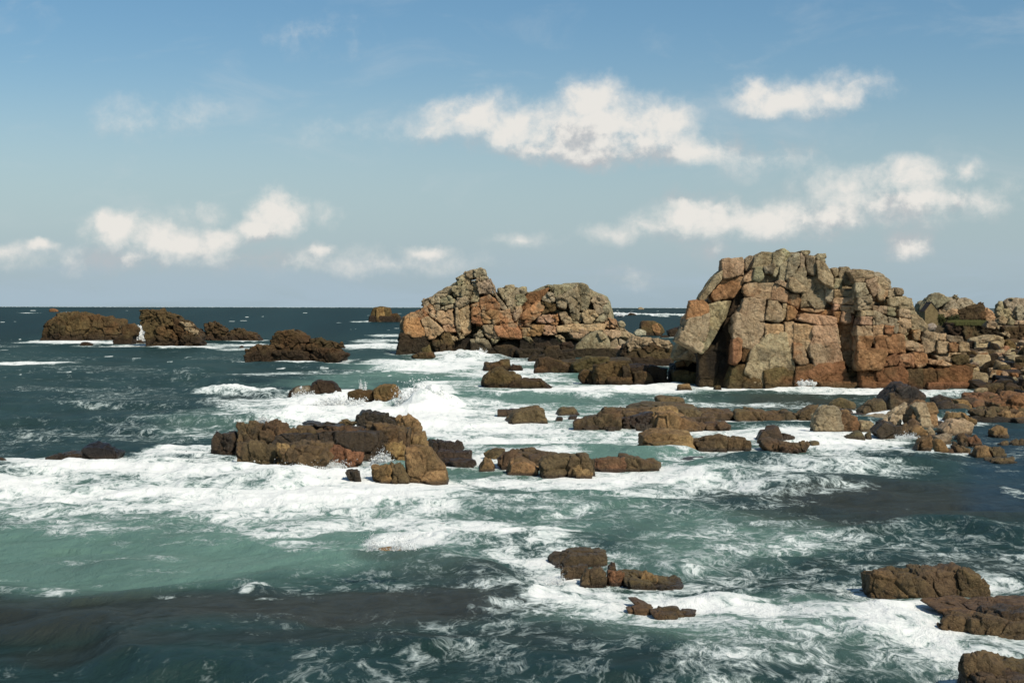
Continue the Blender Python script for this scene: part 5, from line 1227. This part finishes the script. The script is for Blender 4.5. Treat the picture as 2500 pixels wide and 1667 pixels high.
LOBES = [(1290, 300, 110, 50, 1), (1450, 325, 150, 46, 1), (1180, 300, 90, 40, .8), (1650, 505, 120, 44, .8), (1850, 500, 110, 40, .7), (2040, 470, 120, 40, .6), (430, 565, 110, 24, .7), (1830, 235, 80, 34, .7),(1086, 261, 84, 42, .9), (1192, 285, 74, 34, .85), (1359, 226, 66, 46, 1.1), (1427, 286, 130, 56, 1.1), (1514, 280, 60, 42, 1), (1241, 340, 90, 22, .8), (1390, 350, 165, 28, 1), (1607, 350, 84, 28, .85), (1762, 362, 90, 32, .32), (1000, 292, 66, 20, .4),
 (1731, 222, 42, 40, 1), (1787, 244, 92, 28, 1), (1886, 226, 76, 32, .75), (1962, 198, 66, 30, .45),
 (1588, 503, 70, 46, 1), (1660, 480, 50, 28, .8), (1762, 505, 90, 40, .95), (1923, 500, 60, 34, .95), (1489, 522, 32, 28, .6), (1421, 536, 84, 18, .32), (2072, 410, 95, 40, .85), (2215, 394, 38, 28, .75), (2103, 458, 175, 30, .85), (1940, 420, 90, 28, .4), (2078, 559, 38, 28, .75), (1638, 578, 40, 24, .45), (1198, 553, 55, 14, .35), (1433, 633, 46, 18, .3), (2250, 450, 90, 30, .35),
 (265, 530, 70, 36, 1.1), (372, 563, 48, 42, 1.05), (495, 548, 64, 24, .95), (630, 482, 44, 48, 1.15), (588, 530, 46, 24, 1), (655, 505, 34, 28, .9), (440, 558, 30, 26, .8), (102, 571, 34, 13, .9), (20, 580, 40, 18, .5), (738, 568, 30, 17, .85), (985, 583, 46, 13, .85), (325, 284, 62, 26, .2), (410, 252, 50, 14, .12), (465, 486, 42, 18, .36), (750, 490, 32, 20, .3), (675, 92, 16, 9, .1), (750, 86, 34, 18, .1), (825, 298, 46, 12, .08), (300, 595, 200, 22, .4), (900, 605, 140, 18, .35), (600, 590, 160, 18, .35)]
CG = make_cloud_group(LOBES)
tc = N(t, 'ShaderNodeTexCoord'); sp = N(t, 'ShaderNodeSeparateXYZ'); L(t, tc.outputs['Generated'], sp.inputs[0])
yy = math_(t, 'MAXIMUM', sp.outputs[1], .05)
U, Vv = math_(t, 'DIVIDE', sp.outputs[0], yy), math_(t, 'DIVIDE', sp.outputs[2], yy)
cb = N(t, 'ShaderNodeCombineXYZ'); L(t, U, cb.inputs[0]); L(t, Vv, cb.inputs[1]); PV = cb.outputs[0]
def dens(off):
    a = N(t, 'ShaderNodeVectorMath', operation='ADD'); L(t, PV, a.inputs[0]); a.inputs[1].default_value = off
    n = t.nodes.new('ShaderNodeGroup'); n.node_tree = CG; L(t, a.outputs[0], n.inputs[0]); return n.outputs[0]
D0, D1 = dens((0, 0, 0)), dens((.008, .026, 0))
alpha = maprange(t, D0, -.03, .95, 0, 1)
lit = maprange(t, math_(t, 'SUBTRACT', D0, D1), -.40, .42, 0, 1)
sky = N(t, 'ShaderNodeTexSky', sky_type='NISHITA'); sky.sun_disc = False; sky.sun_elevation = SUN_EL; sky.sun_rotation = SUN_AZ
sky.air_density = 1.0; sky.dust_density = 1.2; sky.ozone_density = 1.4; sky.altitude = 0
skyc = mixc(t, 1.0, sky.outputs[0], mixc(t, maprange(t, Vv, .07, .225, 0, 1), (1.0, 1.05, 1.0), (.70, .95, 1.02)), 'MULTIPLY')
mp = mapping(t, PV, (1, 5.5, 1))
bank = noise(t, mp, 7, 7, .58, .4)
bfac = math_(t, 'MULTIPLY', maprange(t, bank, .40, .62, 0, .85), maprange(t, Vv, .0, .055, .9, 0))
skyc = mixc(t, bfac, skyc, (4.7, 5.3, 5.8))
haze_ = maprange(t, Vv, .0, .17, .8, 0)
skyc = mixc(t, haze_, skyc, (3.75, 4.95, 5.85))
wisp = math_(t, 'MULTIPLY', maprange(t, noise(t, mapping(t, PV, (1, 2.6, 1)), 9, 7, .6, .6), .5, .75, 0, .22), maprange(t, Vv, .02, .1, 0, 1))
skyc = mixc(t, wisp, skyc, (6.2, 6.6, 6.8))
cloudc = mixc(t, lit, (4.9, 5.1, 5.3), (8.4, 8.1, 7.6))
full = mixc(t, math_(t, 'MULTIPLY', alpha, .95), skyc, cloudc)
bg = N(t, 'ShaderNodeBackground'); bg.inputs['Strength'].default_value = .1; L(t, full, bg.inputs['Color'])
o = N(t, 'ShaderNodeOutputWorld'); L(t, bg.outputs[0], o.inputs[0])

sun = bpy.data.lights.new('sun', 'SUN'); sun.energy = 4.5; sun.angle = math.radians(.5); sun.color = (1, .92, .78)
so = bpy.data.objects.new('sun', sun); COL.objects.link(so)
sd = Vector((math.sin(SUN_AZ) * math.cos(SUN_EL), math.cos(SUN_AZ) * math.cos(SUN_EL), math.sin(SUN_EL)))
so.rotation_euler = (-sd).to_track_quat('-Z', 'Y').to_euler(); so.location = (60, -60, 90)

cam = bpy.data.cameras.new('camera'); cam.lens = 50; cam.sensor_width = 36; cam.clip_start = .5; cam.clip_end = 200000
cam.shift_y = -(784 - HOR) / 2352
co = bpy.data.objects.new('camera', cam); COL.objects.link(co); co.location = (0, 0, CAM_H)
from mathutils import Matrix
co.rotation_euler = (Matrix.Rotation(math.radians(90), 3, 'X') @ Matrix.Rotation(ROLL, 3, 'Z')).to_euler()
scene.camera = co
vs = scene.view_settings; vs.view_transform = 'Standard'; vs.look = 'None'; vs.exposure = 0; vs.gamma = 1
scene.cycles.max_bounces = 5; scene.cycles.diffuse_bounces = 3; scene.cycles.glossy_bounces = 2
